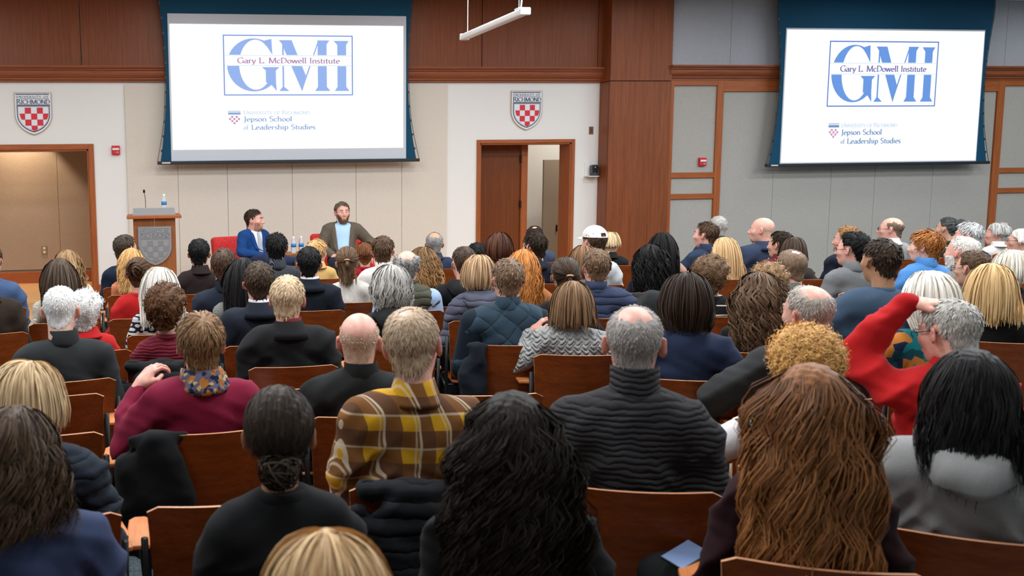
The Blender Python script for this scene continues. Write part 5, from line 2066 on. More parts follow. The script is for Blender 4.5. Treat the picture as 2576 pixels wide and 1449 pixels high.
# ================================================================== audience chairs
PLY = wood('chair_plywood', srgb(94, 40, 10), srgb(130, 62, 20), (5, 40, 40), 0.36)
PLYE = wood('chair_plywood_edge', srgb(188, 128, 92), srgb(216, 158, 120), (30, 30, 200), 0.4)
ARMW = wood('chair_arm_wood', srgb(180, 104, 58), srgb(208, 136, 84), (30, 4, 30), 0.35)


def chair_meshes():
    nu, nv = 15, 9
    V, Qf, Qe = [], [], []
    for side in (0, 1):
        for j in range(nv):
            v = j / (nv - 1)
            for i in range(nu):
                u = -1 + 2 * i / (nu - 1)
                hw = 0.205 + 0.022 * v
                cut = 0.018 * max(0, abs(u) - 0.85) / 0.15
                z = 0.445 + (0.395 - cut * (v > 0.9)) * v
                y = -0.165 - 0.045 * v - 0.040 * (1 - u * u) - 0.012 * side
                V.append((u * hw, y, z))
    o = nu * nv
    for j in range(nv - 1):
        for i in range(nu - 1):
            a = j * nu + i
            Qf.append((a, a + nu, a + nu + 1, a + 1))
            Qf.append((o + a, o + a + 1, o + a + nu + 1, o + a + nu))
    for i in range(nu - 1):
        Qe.append(((nv - 1) * nu + i, o + (nv - 1) * nu + i, o + (nv - 1) * nu + i + 1, (nv - 1) * nu + i + 1))
        Qf.append((i, i + 1, o + i + 1, o + i))
    for j in range(nv - 1):
        a = j * nu
        Qe.append((a, o + a, o + a + nu, a + nu))
        b = a + nu - 1
        Qe.append((b, b + nu, o + b + nu, o + b))
    back = np_mesh('backrest', np.array(V), np.array(Qf), True)
    ev = np.array(V)
    edge = np_mesh('edge_band', ev + np.where(ev[:, 2:3] > 0.8, np.array([[0, 0, 0.0006]]), 0), np.array(Qe), False)
    # seat
    nu, nv = 9, 9
    V, Qf = [], []
    for side in (0, 1):
        for j in range(nv):
            v = j / (nv - 1)
            for i in range(nu):
                u = -1 + 2 * i / (nu - 1)
                z = 0.438 - 0.012 * (1 - u * u) - 0.03 * max(0, v - 0.8) / 0.2 - 0.012 * side
                V.append((u * (0.20 + 0.018 * v), -0.19 + 0.42 * v, z))
    o = nu * nv
    for j in range(nv - 1):
        for i in range(nu - 1):
            a = j * nu + i
            Qf.append((a, a + 1, a + nu + 1, a + nu))
            Qf.append((o + a, o + a + nu, o + a + nu + 1, o + a + 1))
    rim = [j * nu for j in range(nv)] + [(nv - 1) * nu + i for i in range(1, nu)] + [j * nu + nu - 1 for j in range(nv - 2, -1, -1)] + [i for i in range(nu - 2, 0, -1)]
    for a, b in zip(rim, rim[1:] + rim[:1]):
        Qf.append((a, b, o + b, o + a))
    seat = np_mesh('seat', np.array(V), np.array(Qf), True)
    out = dict(backrest=back, edge=edge, seat=seat)
    for s, k in ((-1, 'l'), (1, 'r')):
        x = s * 0.236
        out['rear' + k] = MB().tube([(x, -0.205, 0.74), (x, -0.175, 0.46), (x, -0.19, 0.40), (x, -0.26, 0.0)], 0.011, 8).mesh('leg', True)
        out['front' + k] = MB().tube([(x, -0.175, 0.40), (x, 0.14, 0.41), (x, 0.185, 0.38), (x, 0.21, 0.0)], 0.011, 8).mesh('leg', True)
        out['sup' + k] = MB().tube([(x, 0.16, 0.40), (x * 1.05, 0.165, 0.55), (x * 1.06, 0.14, 0.625), (x * 1.06, 0.02, 0.638)], 0.009, 8).mesh('armrest_support', True)
        xc = s * 0.252
        pl = [(xc - 0.030, -0.06), (xc + 0.030, -0.06), (xc + 0.040, 0.08), (xc + 0.036, 0.17), (xc + 0.018, 0.195), (xc - 0.018, 0.195), (xc - 0.036, 0.17), (xc - 0.040, 0.08)]
        out['arm' + k] = MB().prism(pl, 0.645, 0.662, 'z').mesh('armrest', False, 0.005, 2)
    out['rail'] = MB().tube([(-0.236, -0.16, 0.405), (0.236, -0.16, 0.405)], 0.009, 8).mesh('seat_rail', True)
    return out


CM = chair_meshes()
CHAIRS = []


def audience_chair(x, y, rz, label):
    r = tag(empty('audience_chair', (x, y, 0), rz), label, 'chair', 'plywood chairs of the audience')
    b = obj('backrest', CM['backrest'], PLY if not CHAIRS else None, r)
    obj('edge_band', CM['edge'], PLYE if not CHAIRS else None, b)
    obj('seat', CM['seat'], PLY if not CHAIRS else None, r)
    for k in 'lr':
        obj('leg', CM['rear' + k], BLACKM if not CHAIRS else None, r)
        obj('leg', CM['front' + k], BLACKM if not CHAIRS else None, r)
        obj('armrest_support', CM['sup' + k], BLACKM if not CHAIRS else None, r)
        obj('armrest', CM['arm' + k], ARMW if not CHAIRS else None, r)
    obj('seat_rail', CM['rail'], BLACKM if not CHAIRS else None, r)
    CHAIRS.append(r)
    return r


# ================================================================== the people
S_ = srgb
SK = dict(light=(0.64, 0.37, 0.27), pink=(0.70, 0.38, 0.30), pale=(0.72, 0.45, 0.36), tan=(0.45, 0.24, 0.14), olive=(0.52, 0.30, 0.19), brown=(0.24, 0.12, 0.07))
HC = dict(
    black=((0.003, 0.003, 0.0035), (0.017, 0.015, 0.015)), dark=((0.007, 0.005, 0.004), (0.040, 0.026, 0.018)),
    brown=((0.030, 0.017, 0.010), (0.115, 0.066, 0.038)), light=((0.09, 0.05, 0.026), (0.27, 0.165, 0.09)),
    auburn=((0.055, 0.020, 0.008), (0.24, 0.10, 0.035)), ginger=((0.20, 0.070, 0.016), (0.50, 0.22, 0.07)),
    copper=((0.26, 0.09, 0.02), (0.62, 0.28, 0.08)), blond=((0.30, 0.185, 0.085), (0.70, 0.51, 0.29)),
    gold=((0.42, 0.23, 0.07), (0.80, 0.54, 0.22)), plat=((0.50, 0.43, 0.33), (0.88, 0.82, 0.71)),
    white=((0.58, 0.56, 0.53), (0.90, 0.89, 0.86)), grey=((0.20, 0.185, 0.165), (0.56, 0.53, 0.49)),
    salt=((0.09, 0.085, 0.08), (0.40, 0.385, 0.37)), sandgrey=((0.22, 0.17, 0.12), (0.55, 0.46, 0.37)),
    red_dark=((0.022, 0.009, 0.006), (0.12, 0.045, 0.025)))


def ST(kind, **k):
    d = dict(kind=kind)
    d.update(k)
    return d


def short(**k):
    b = dict(n=1700, L=0.034, vol=0.011, thick=0.008, top=0.014, mess=0.20)
    b.update(k)
    return ST('short', **b)


def crop(**k):
    b = dict(n=1500, L=0.014, vol=0.004, thick=0.003, top=0.005, w=0.003, k=4, mess=0.3)
    b.update(k)
    return ST('short', **b)


def longh(zend, **k):
    b = dict(n=1900, vol=0.020, thick=0.010, top=0.020, zend=zend, w=0.0050, k=18, hem=0.02)
    b.update(k)
    return ST('long', **b)


def bob(zend, **k):
    b = dict(n=1900, vol=0.024, thick=0.010, top=0.022, zend=zend, w=0.0048, k=14, hem=0.010, clump=0.12, lock=14)
    b.update(k)
    return ST('bob', **b)


def curls(**k):
    b = dict(n=1500, vol=0.045, thick=0.018, top=0.042, w=0.0055, k=9, nape=0.02)
    b.update(k)
    return ST('curls', **b)


def tied(tie, **k):
    b = dict(n=1500, vol=0.009, thick=0.006, top=0.012, tie=tie, w=0.0042, k=12, zend=1.0)
    b.update(k)
    return ST('tie', **b)


PEOPLE = []


def A(label, px, py, hw, W=0.178, chair=True, chair_dx=0.0, zt=None, seat_label=None, **k):
    """a person in the audience: crown at (px, py), apparent head width hw for a head W metres wide"""
    yh = 427.0 - 0.0139 * (px - 1288)
    st = math.sqrt(1 + ((px - CX) / F_PX) ** 2)
    sc_ = hw / st / W
    z = zt or min(1.40, max(1.15, CAM_H - (py - yh) / sc_))
    r = make_person(label, px, py, z, seed=len(PEOPLE) + 7, **k)
    r['label'] = label
    PEOPLE.append(r)
    if chair:
        yw = r['yaw'] * 0.8
        x, y = r['root'][0] + chair_dx * math.cos(yw), r['root'][1] + chair_dx * math.sin(yw)
        audience_chair(x, y, yw, seat_label or 'chair under the ' + label)
    return r


def F(r, g, b, kind='plain', c2=None):
    return fabric(S_(r, g, b), kind, c2)


NAVY_S = F(30, 40, 58)
exec_people = True
# ---- speakers on the stage
S1P = {'R': ((0.185, -0.045, 0.975), (0.262, 0.02, 0.73), (0.07, 0.27, 0.69)), 'L': ((-0.185, -0.045, 0.975), (-0.262, 0.02, 0.73), (-0.05, 0.25, 0.67))}
S1L = {'R': ((0.09, 0.03, 0.53), (0.14, 0.44, 0.60), (-0.24, 0.52, 0.56)), 'L': ((-0.09, 0.03, 0.53), (-0.14, 0.44, 0.53), (-0.13, 0.46, 0.10))}
armchair(1.33, 11.32, PI + 0.35, 'red armchair under the man in the blue suit')
make_person('young bearded man in a bright blue suit looking towards the other speaker', at=(1.333, 11.2), ztop=1.385, floor_z=STAGE_Z, brel=180 + 28, hrel=180 + 62,
            hair=short(L=0.04, vol=0.014, part=-0.03), hcol=((0.014, 0.009, 0.007), (0.075, 0.05, 0.038)), tie_mat=F(176, 178, 182), skin=SK['pink'], top='suit_jacket', tmat=F(24, 62, 118, 'plain'), collar='suit', band=F(226, 228, 232),
            infl=0.022, boxy=0.02, opening=(0.012, 0.085, 0.62), inner=F(226, 228, 232), pose=S1P, legs=S1L, pants=S_(28, 44, 84), seed=1, fine=True, face=True,
            beard_=((0.03, 0.016, 0.010), (0.12, 0.065, 0.042), 0.0055), palm={'R': (0.3, 0.2, 1), 'L': (-0.3, 0.2, 1)}, group='speakers on the stage', w=1.02, folds=0.005)
S2P = {'R': ((0.185, -0.045, 0.975), (0.275, 0.04, 0.73), (0.15, 0.30, 0.645)), 'L': ((-0.185, -0.045, 0.975), (-0.36, -0.05, 0.79), (-0.375, 0.18, 0.655))}
armchair(2.43, 11.36, PI - 0.08, 'red armchair under the man in the brown jacket')
make_person('bearded man in a brown jacket and light blue shirt facing the audience', at=(2.407, 11.2), ztop=1.455, floor_z=STAGE_Z, brel=180 - 8, hrel=180 + 2, tilt=2,
            hair=short(L=0.035, vol=0.012, part=0.03), hcol=((0.045, 0.036, 0.03), (0.22, 0.185, 0.15)), skin=SK['pink'], top='jacket', tmat=F(92, 82, 70, 'tweed', S_(112, 100, 86)), collar='suit', band=F(176, 206, 232),
            infl=0.024, boxy=0.02, opening=(0.055, 0.10, 0.56), inner=F(176, 206, 232), pose=S2P, pants=S_(34, 48, 66), seed=2, fine=True, face=True,
            beard_=(((0.07, 0.035, 0.02)), (0.26, 0.15, 0.10), 0.013), palm={'R': (0.2, 0.3, 1), 'L': (0, 0.3, 1)}, group='speakers on the stage', w=1.08, folds=0.005)

# ---- left of the aisle
A('woman with wavy dark blond hair near the alcove outlet', 168, 624, 60, 0.18, fem=True, hrel=-15, hair=longh(0.92, wave=0.012, lam=0.10, clump=0.3), hcol=((0.14, 0.085, 0.045), (0.42, 0.29, 0.16)), tmat=F(206, 196, 182), top='blouse')
A('woman with long straight dark brown hair in a cream sweater', 148, 645, 80, 0.185, fem=True, hrel=0, hair=longh(0.80), hcol=((0.022, 0.015, 0.012), (0.10, 0.072, 0.052)), tmat=F(212, 200, 184, 'knit'), zt=1.26)
A('man with short white hair and pink scalp in a charcoal sweater', 150, 718, 84, 0.172, hrel=-10, pitch=8, hair=crop(bald=0), hcol=HC['white'], skin=SK['pale'], tmat=F(52, 56, 58), collar='stand', w=1.1, folds=0.007, zt=1.27)
A('woman with curly white hair in a red jacket beside the charcoal sweater', 212, 724, 72, 0.19, fem=True, hrel=-10, hair=curls(vol=0.035, top=0.03, curl=0.008), hcol=HC['white'], skin=SK['pale'], tmat=F(172, 30, 30), top='jacket', collar='fold', zt=1.17)
A('woman with a blond bob and navy quilted jacket at the left edge', 62, 900, 150, 0.20, fem=True, hrel=-35, hair=bob(1.08, vol=0.028), hcol=((0.40, 0.30, 0.18), (0.82, 0.68, 0.46)), skin=SK['pink'], tmat=F(38, 52, 70, 'quilth'), top='jacket', collar='stand', puff=0.008, infl=0.022, zt=1.27)
A('woman with long dark brown hair at the bottom left corner', 30, 1012, 190, 0.20, fem=True, hrel=-25, hair=longh(1.0, wave=0.016, clump=0.3), hcol=((0.02, 0.013, 0.009), (0.12, 0.078, 0.05)), skin=SK['light'], w=1.12, tmat=F(46, 62, 104), cmat=F(220, 218, 212), collar='crew', zt=1.27)
A('man in a blue grey sweater at the left edge near the alcove', -28, 612, 62, 0.175, hrel=-20, hair=short(), hcol=HC['brown'], tmat=F(64, 84, 118), pants=S_(190, 180, 165), group='people seated in the audience')
A('man in a dark brown jacket at the left edge', -42, 640, 74, 0.175, hrel=-20, hair=short(), hcol=HC['dark'], tmat=F(58, 46, 36), top='jacket', collar='fold')

# ---- front rows, left to centre
A('man with dark hair and glasses in navy beside the lectern', 312, 588, 48, 0.165, hrel=-50, hair=short(L=0.03), hcol=((0.016, 0.012, 0.01), (0.08, 0.06, 0.048)), tmat=F(22, 42, 72), collar='fold', glasses=True, face=True)
A('woman with long golden blond hair in a salmon dotted blouse', 330, 620, 56, 0.18, fem=True, hrel=-25, hair=longh(0.88, wave=0.010, clump=0.28), hcol=((0.30, 0.17, 0.06), (0.72, 0.48, 0.22)), tmat=F(196, 116, 84, 'dots', S_(220, 160, 130)), top='blouse')
A('woman with a brown hair bun in a bright red sweater', 346, 645, 54, 0.17, fem=True, hrel=-10, hair=tied((0.0, -0.105, 0.045), bun=0.040), hcol=HC['brown'], tmat=F(178, 32, 32), collar='crew', zt=1.24)
A('woman with long white hair in a navy and white patterned top', 400, 667, 92, 0.20, fem=True, hrel=-5, hair=longh(0.90, vol=0.026), hcol=((0.46, 0.40, 0.32), (0.88, 0.85, 0.80)), tmat=F(34, 40, 60, 'pattern', S_(200, 198, 196)), top='blouse', zt=1.24)
A('woman with curly auburn hair in a ribbed burgundy cardigan', 415, 708, 100, 0.235, fem=True, hrel=-10, hair=curls(vol=0.052, curl=0.007, n=2000, turns=1.2), hcol=((0.035, 0.016, 0.008), (0.17, 0.085, 0.042)), tmat=F(104, 28, 42, 'ribh2'), top='cardigan', zt=1.24)
A('man with black hair in a dark brown jacket beside the lectern', 500, 598, 55, 0.165, hrel=-5, hair=short(), hcol=HC['black'], skin=SK['olive'], tmat=F(46, 34, 32), top='jacket', collar='fold', zt=1.28)
A('man with brown hair in a navy fleece below the red armchair', 563, 622, 55, 0.165, hrel=-8, hair=short(), hcol=((0.025, 0.015, 0.01), (0.10, 0.058, 0.04)), tmat=F(34, 46, 68), collar='stand', top='fleece', zt=1.3)
A('woman with long straight black hair in a grey knit sweater', 612, 643, 60, 0.175, fem=True, hrel=5, hair=longh(0.80), hcol=HC['black'], tmat=F(120, 118, 112, 'knit'), zt=1.28)
A('man in a navy suit in front of the older man in black', 650, 655, 72, 0.187, hrel=0, hair=short(), hcol=((0.018, 0.012, 0.009), (0.085, 0.058, 0.04)), skin=SK['pink'], tmat=F(34, 44, 62), top='suit_jacket', collar='suit', band=F(226, 228, 232), boxy=0.02, infl=0.02, zt=1.3)
A('older man with white blond hair in a black suit jacket', 722, 690, 84, 0.187, hrel=-6, pitch=4, hair=short(L=0.035, n=1900), hcol=((0.34, 0.255, 0.165), (0.78, 0.66, 0.50)), skin=SK['pink'], tmat=F(34, 34, 35), top='suit_jacket', collar='suit', band=F(120, 40, 44), boxy=0.02, infl=0.022, w=1.08, zt=1.28)
A('man with thick black hair in a dark striped sweater', 695, 582, 51, 0.178, hrel=0, hair=short(L=0.045, vol=0.02, top=0.024), hcol=HC['black'], skin=SK['olive'], tmat=F(38, 42, 52, 'ribv', S_(90, 94, 102)), collar='stand', zt=1.31)
A('man with neat black hair and white collar in a dark navy suit', 777, 618, 62, 0.187, hrel=0, hair=short(), hcol=HC['black'], skin=SK['pink'], tmat=F(26, 34, 50), top='suit_jacket', collar='suit', band=F(228, 228, 230), boxy=0.02, infl=0.02, zt=1.28)
A('person with short swept blond hair in a tan jacket', 796, 598, 50, 0.175, fem=True, hrel=-30, hair=short(L=0.06, vol=0.02, top=0.022, part=-0.03), hcol=((0.42, 0.25, 0.10), (0.82, 0.58, 0.30)), tmat=F(196, 158, 98), top='jacket', collar='fold', zt=1.2)
A('woman with half tied brown hair in a white knitted sweater', 873, 620, 60, 0.185, fem=True, hrel=0, hair=tied((0.0, -0.118, 0.035), half=0.02, tail=0.07, tailr=0.014, zend=0.97, vol=0.016, loose=0.1), hcol=((0.045, 0.028, 0.018), (0.20, 0.13, 0.08)), tmat=F(222, 216, 206, 'knit'), collar='crew', zt=1.24)
A('young man with brown hair in a cream fleece pullover', 963, 590, 55, 0.178, hrel=-4, hair=short(L=0.04, vol=0.016, top=0.02), hcol=((0.028, 0.017, 0.011), (0.13, 0.078, 0.046)), skin=SK['pink'], tmat=F(206, 200, 192), collar='stand')
A('person with auburn hair in a red flowered top', 918, 606, 44, 0.178, fem=True, hrel=0, hair=bob(1.04), hcol=HC['auburn'], tmat=F(150, 20, 34, 'dots', S_(60, 8, 16)))
A('man with curly grey hair in an olive quilted vest', 1024, 630, 72, 0.20, hrel=-10, hair=curls(vol=0.026, bald=42, curl=0.006, thick=0.008, top=0.002, n=1300), hcol=HC['salt'], skin=SK['pink'], tmat=F(80, 80, 66, 'quilth'), top='vest', collar='stand', sleeves=F(150, 172, 204), puff=0.008, infl=0.02)
A('woman with wavy grey hair in a black hooded jacket', 985, 660, 88, 0.20, fem=True, hrel=-12, hair=bob(1.04, wave=0.010, lam=0.09, hem=0.02, vol=0.03), hcol=HC['grey'], tmat=F(40, 42, 42), top='jacket', collar='hood')
A('woman with dark curly hair turning blond at the ends', 1066, 617, 62, 0.20, fem=True, hrel=-5, hair=longh(0.93, wave=0.018, lam=0.05, vol=0.03, clump=0.3, ombre=0.9, n=2200), hcol=((0.008, 0.006, 0.005), (0.40, 0.24, 0.11)), tmat=F(40, 40, 44), zt=1.23)
A('balding man in a navy sweater against the beige panels', 1093, 581, 46, 0.18, hrel=0, hair=short(bald=34, L=0.02, vol=0.006), hcol=HC['salt'], skin=SK['olive'], tmat=F(34, 50, 80), collar='fold')
A('person with black hair barely visible behind the blond bob', 1200, 608, 38, 0.17, fem=True, hrel=0, hair=short(L=0.05, vol=0.014), hcol=HC['black'], tmat=F(40, 40, 46))
A('young man with short brown hair in a black hooded sweatshirt', 1168, 617, 56, 0.172, hrel=18, hair=short(L=0.025, vol=0.008), hcol=((0.018, 0.012, 0.009), (0.08, 0.052, 0.036)), skin=SK['pink'], tmat=F(34, 35, 37), top='sweatshirt', collar='hood', zt=1.26)
A('woman with a sandy blond bob in a purple grey quilted coat', 1205, 636, 72, 0.20, fem=True, hrel=-15, hair=bob(1.05, vol=0.026), hcol=((0.24, 0.15, 0.085), (0.62, 0.46, 0.30)), tmat=F(74, 76, 96, 'quilth'), top='coat', collar='hood', puff=0.010, infl=0.026, zt=1.26)
A('woman with dark reddish bob in a spotted blouse before the wood door', 1256, 581, 62, 0.20, fem=True, hrel=0, hair=bob(1.06, vol=0.028), hcol=HC['red_dark'], tmat=F(52, 64, 90, 'dots', S_(180, 190, 204)), top='blouse')
A('man with short grey brown hair in a teal diamond quilted vest', 1279, 646, 78, 0.18, hrel=14, hair=short(L=0.028), hcol=((0.07, 0.045, 0.03), (0.26, 0.185, 0.13)), skin=SK['pink'], tmat=F(34, 62, 80, 'quiltd'), top='vest', collar='stand', infl=0.022, w=1.05, sleeves=F(22, 42, 60), zt=1.31)
A('woman with long wavy copper red hair', 1318, 622, 76, 0.20, fem=True, hrel=-8, hair=longh(0.88, wave=0.012, lam=0.11, vol=0.026, clump=0.3), hcol=HC['copper'], tmat=F(150, 96, 60), zt=1.25)
A('young man with dark hair in a navy suit before the doorway', 1347, 581, 54, 0.178, hrel=42, hair=short(L=0.045, vol=0.018, top=0.02), hcol=HC['dark'], skin=SK['pale'], tmat=F(32, 40, 58), top='suit_jacket', collar='suit', boxy=0.02, face=True)
A('man in a blue suit farthest back before the doorway', 1345, 566, 42, 0.17, hrel=0, hair=short(L=0.02, bald=12), hcol=HC['dark'], tmat=F(50, 62, 88), top='suit_jacket', collar='suit', boxy=0.02)
A('woman with a dark half ponytail in a black top', 1424, 645, 72, 0.18, fem=True, hrel=8, hair=tied((0.01, -0.118, 0.02), half=0.0, tail=0.16, tailr=0.02, zend=0.90, vol=0.012), hcol=((0.014, 0.010, 0.008), (0.085, 0.058, 0.042)), skin=SK['olive'], tmat=F(30, 30, 32), zt=1.27)
A('man with short brown hair in a navy quilted jacket', 1502, 623, 80, 0.18, hrel=16, hair=short(L=0.03), hcol=((0.055, 0.034, 0.022), (0.22, 0.145, 0.095)), skin=SK['pink'], tmat=F(40, 54, 88, 'quilth'), top='jacket', collar='stand', infl=0.022, puff=0.006, w=1.05, zt=1.28)
R30P = {'R': LAP['R'], 'L': ((-0.185, -0.045, 0.975), (-0.25, 0.14, 0.80), (-0.10, 0.155, 1.06))}
capman = A('person in a white baseball cap with a hand at the face', 1497, 572, 58, 0.185, hrel=38, hair=curls(vol=0.02, curl=0.008, thick=0.006, top=0.010, n=900, nape=0.03), hcol=((0.02, 0.012, 0.008), (0.11, 0.07, 0.045)), skin=SK['pink'], tmat=F(176, 178, 180), pose=R30P, palm={'L': (-1, 0, 0), 'Ld': (0.1, 0.05, 1)}, face=True)
A('woman with blond hair in a black jacket behind the white cap', 1534, 580, 50, 0.19, fem=True, hrel=-25, hair=bob(1.03, vol=0.024), hcol=((0.36, 0.27, 0.16), (0.80, 0.68, 0.48)), tmat=F(36, 36, 38), top='jacket', collar='fold')
A('person with light brown hair behind the navy quilted jacket', 1470, 612, 58, 0.18, fem=True, hrel=10, hair=bob(1.03), hcol=HC['light'], tmat=F(150, 152, 150), zt=1.25)
R33P = {'R': LAP['R'], 'L': ((-0.185, -0.045, 0.975), (-0.30, 0.07, 0.77), (-0.235, 0.13, 0.99))}
A('woman with shoulder length brown hair in a grey cable knit sweater', 1441, 700, 106, 0.215, fem=True, hrel=0, hair=bob(0.985, vol=0.024, hem=0.012), hcol=((0.075, 0.045, 0.026), (0.30, 0.19, 0.11)), skin=SK['pink'], tmat=F(156, 156, 154, 'cable'), collar='crew', pose=R33P, infl=0.022, palm={'L': (-0.6, -0.3, 0.6), 'Ld': (0.6, 0.2, 0.75)}, curl=(0.35, 0.55), w=1.06)

# ---- middle rows
A('tall man with grey hair in a yellow and brown plaid shirt', 1034, 770, 152, 0.192, hrel=-10, tilt=-6, pitch=4, hair=short(L=0.034, n=2600, vol=0.009, top=0.010, bald=12), hcol=((0.26, 0.19, 0.135), (0.66, 0.56, 0.45)), skin=SK['pink'], tmat=F(160, 104, 34, 'plaid'), top='shirt', collar='fold', infl=0.018, w=1.0, folds=0.018)
A('bald man in a black jacket beside the plaid shirt', 903, 787, 115, 0.187, hrel=-4, pitch=2, hair=crop(bald=60, vol=0.002, thick=0.001, top=0.001, L=0.006, n=700), hcol=((0.36, 0.27, 0.21), (0.66, 0.52, 0.44)), skin=SK['pink'], tmat=F(38, 39, 38), top='jacket', collar='stand', infl=0.022, w=1.1)
R36P = {'R': LAP['R'], 'L': ((-0.185, -0.045, 0.975), (-0.33, 0.03, 0.77), (-0.265, 0.13, 1.0))}
A('person with short light brown hair and silk scarf in a burgundy sweater', 503, 780, 122, 0.187, hrel=4, hair=short(L=0.05, n=2200, vol=0.016, top=0.018), hcol=((0.10, 0.055, 0.028), (0.34, 0.215, 0.12)), skin=SK['pink'], tmat=F(122, 24, 52), collar='scarf', cmat=F(96, 92, 112, 'floral', S_(190, 160, 110)), pose=R36P, infl=0.02, w=1.06, palm={'L': (-0.4, -0.2, 0.9), 'Ld': (0.6, 0.3, 0.7)}, curl=(0.35, 0.6))
A('tall balding man in a dark ribbed turtleneck pullover', 1598, 767, 163, 0.19, hrel=0, hair=crop(bald=30, n=1900, L=0.016, vol=0.004, thick=0.003), hcol=((0.20, 0.17, 0.15), (0.52, 0.48, 0.45)), skin=SK['pink'], tmat=F(62, 60, 64, 'ribh'), collar='tall', infl=0.022, w=1.02)
A('person with thick dark brown hair in a navy zip pullover', 1730, 675, 120, 0.205, hrel=14, hair=bob(1.065, vol=0.024, top=0.026, n=2400, hem=0.014), hcol=((0.009, 0.006, 0.005), (0.06, 0.042, 0.034)), skin=SK['light'], tmat=F(28, 44, 78), collar='stand', w=1.05)
A('woman with long curly black hair in a navy sweater', 1640, 612, 74, 0.215, fem=True, hrel=0, hair=longh(0.86, wave=0.020, lam=0.055, vol=0.036, clump=0.3, n=2400), hcol=HC['black'], tmat=F(26, 32, 48))
A('woman with very long straight black hair beside the pilaster', 1668, 580, 54, 0.18, fem=True, hrel=0, hair=longh(0.80), hcol=HC['black'], tmat=F(180, 140, 120))
R44P = {'R': LAP['R'], 'L': ((-0.185, -0.045, 0.975), (-0.29, 0.10, 0.76), (-0.24, 0.36, 0.80))}
A('young man in profile with brown hair in a navy zip pullover', 1780, 556, 54, 0.19, brel=38, hrel=68, hair=short(L=0.045, vol=0.015), hcol=((0.025, 0.015, 0.01), (0.11, 0.066, 0.042)), skin=SK['pink'], tmat=F(30, 52, 84), collar='stand', face=True, pose=R44P, curl=(0.35, 0.9))
A('man with short grey hair by the grey cloth wall', 1808, 541, 46, 0.178, hrel=20, hair=short(L=0.022, vol=0.007), hcol=HC['grey'], tmat=F(44, 54, 80), collar='stand')
A('woman in glasses with long straight strawberry blond hair', 1824, 593, 60, 0.20, fem=True, brel=30, hrel=52, hair=longh(0.84, vol=0.022), hcol=((0.34, 0.21, 0.10), (0.76, 0.56, 0.34)), tmat=F(112, 104, 92, 'tweed'), glasses=True, face=True, zt=1.2)
A('bald man in profile with a goatee in a navy suit', 1921, 547, 58, 0.20, brel=40, hrel=84, hair=crop(bald=70, L=0.006, n=500, vol=0.001, thick=0.001, top=0.001), hcol=((0.5, 0.36, 0.3), (0.7, 0.55, 0.48)), skin=SK['pink'], tmat=F(36, 54, 84), top='suit_jacket', collar='suit', boxy=0.02, face=True, infl=0.022, beard_=((0.35, 0.28, 0.24), (0.8, 0.75, 0.7), 0.008, 1), w=1.12)
A('dark haired man looking left between the two rows of grey heads', 1968, 580, 50, 0.19, brel=30, hrel=62, hair=short(L=0.045, vol=0.016), hcol=HC['dark'], tmat=F(96, 30, 40), collar='fold', face=True, zt=1.2)
A('woman with dark brown hair in front of the grey wall', 1997, 592, 62, 0.20, fem=True, hrel=12, hair=bob(1.0, vol=0.02), hcol=((0.018, 0.012, 0.009), (0.085, 0.056, 0.04)), tmat=F(60, 52, 50), zt=1.2)
A('man in glasses with thin brown hair in a grey green jacket', 1993, 624, 80, 0.19, hrel=42, hair=short(L=0.022, vol=0.006, bald=16), hcol=((0.075, 0.052, 0.036), (0.27, 0.20, 0.15)), skin=SK['pink'], tmat=F(84, 86, 80, 'tweed'), top='jacket', collar='suit', glasses=True, boxy=0.02)
A('person with short curly brown hair in a black sweater with white stripes', 1788, 638, 94, 0.225, hrel=0, hair=curls(vol=0.05, curl=0.010, n=2200, turns=1.8), hcol=((0.04, 0.024, 0.014), (0.23, 0.145, 0.085)), tmat=F(34, 34, 36, 'stripe', S_(214, 206, 198)))
A('person with curly sandy hair behind the long brown curls', 1937, 656, 110, 0.235, fem=True, hrel=10, hair=curls(vol=0.055, curl=0.010, n=2000), hcol=((0.10, 0.06, 0.03), (0.38, 0.25, 0.14)), tmat=F(90, 80, 70))
A('woman with long brown curls in a black top', 1915, 680, 130, 0.245, fem=True, hrel=5, hair=longh(0.86, wave=0.026, lam=0.065, vol=0.040, clump=0.34, n=2800), hcol=((0.018, 0.011, 0.008), (0.20, 0.125, 0.078)), skin=SK['light'], tmat=F(34, 33, 34))
R54P = {'R': LAP['R'], 'L': ((-0.180, -0.045, 0.965), (-0.37, 0.02, 0.80), (-0.30, 0.24, 0.66))}
A('balding man in a charcoal sweater leaning with one elbow out', 2040, 715, 128, 0.19, brel=25, hrel=48, tilt=-8, hair=crop(bald=36, n=1700, L=0.018, vol=0.005), hcol=((0.24, 0.20, 0.165), (0.58, 0.52, 0.46)), skin=SK['pink'], tmat=F(54, 56, 56), collar='fold', cmat=F(196, 196, 196, 'check', S_(110, 110, 114)), pose=R54P, infl=0.022, w=1.08)

# ---- right side
A('man with thick dark hair in a slate blue t shirt', 2222, 597, 100, 0.19, brel=25, hrel=38, hair=short(L=0.03, vol=0.014, top=0.016, n=2200), hcol=((0.012, 0.008, 0.006), (0.06, 0.042, 0.033)), skin=SK['tan'], top='t_shirt', tmat=F(44, 72, 98), collar='crew', w=1.12)
A('man in glasses with dark curly hair in a grey henley', 2150, 580, 74, 0.195, brel=35, hrel=66, hair=curls(vol=0.034, curl=0.009, top=0.03, thick=0.012, n=1700), hcol=HC['black'], skin=SK['pink'], tmat=F(112, 113, 114), collar='stand', glasses=True, face=True)
A('young man with tousled ginger blond hair in navy', 2134, 567, 58, 0.19, brel=35, hrel=72, hair=curls(vol=0.03, curl=0.008, top=0.026, thick=0.012), hcol=((0.16, 0.08, 0.03), (0.42, 0.25, 0.11)), skin=SK['pink'], tmat=F(28, 36, 60), face=True)
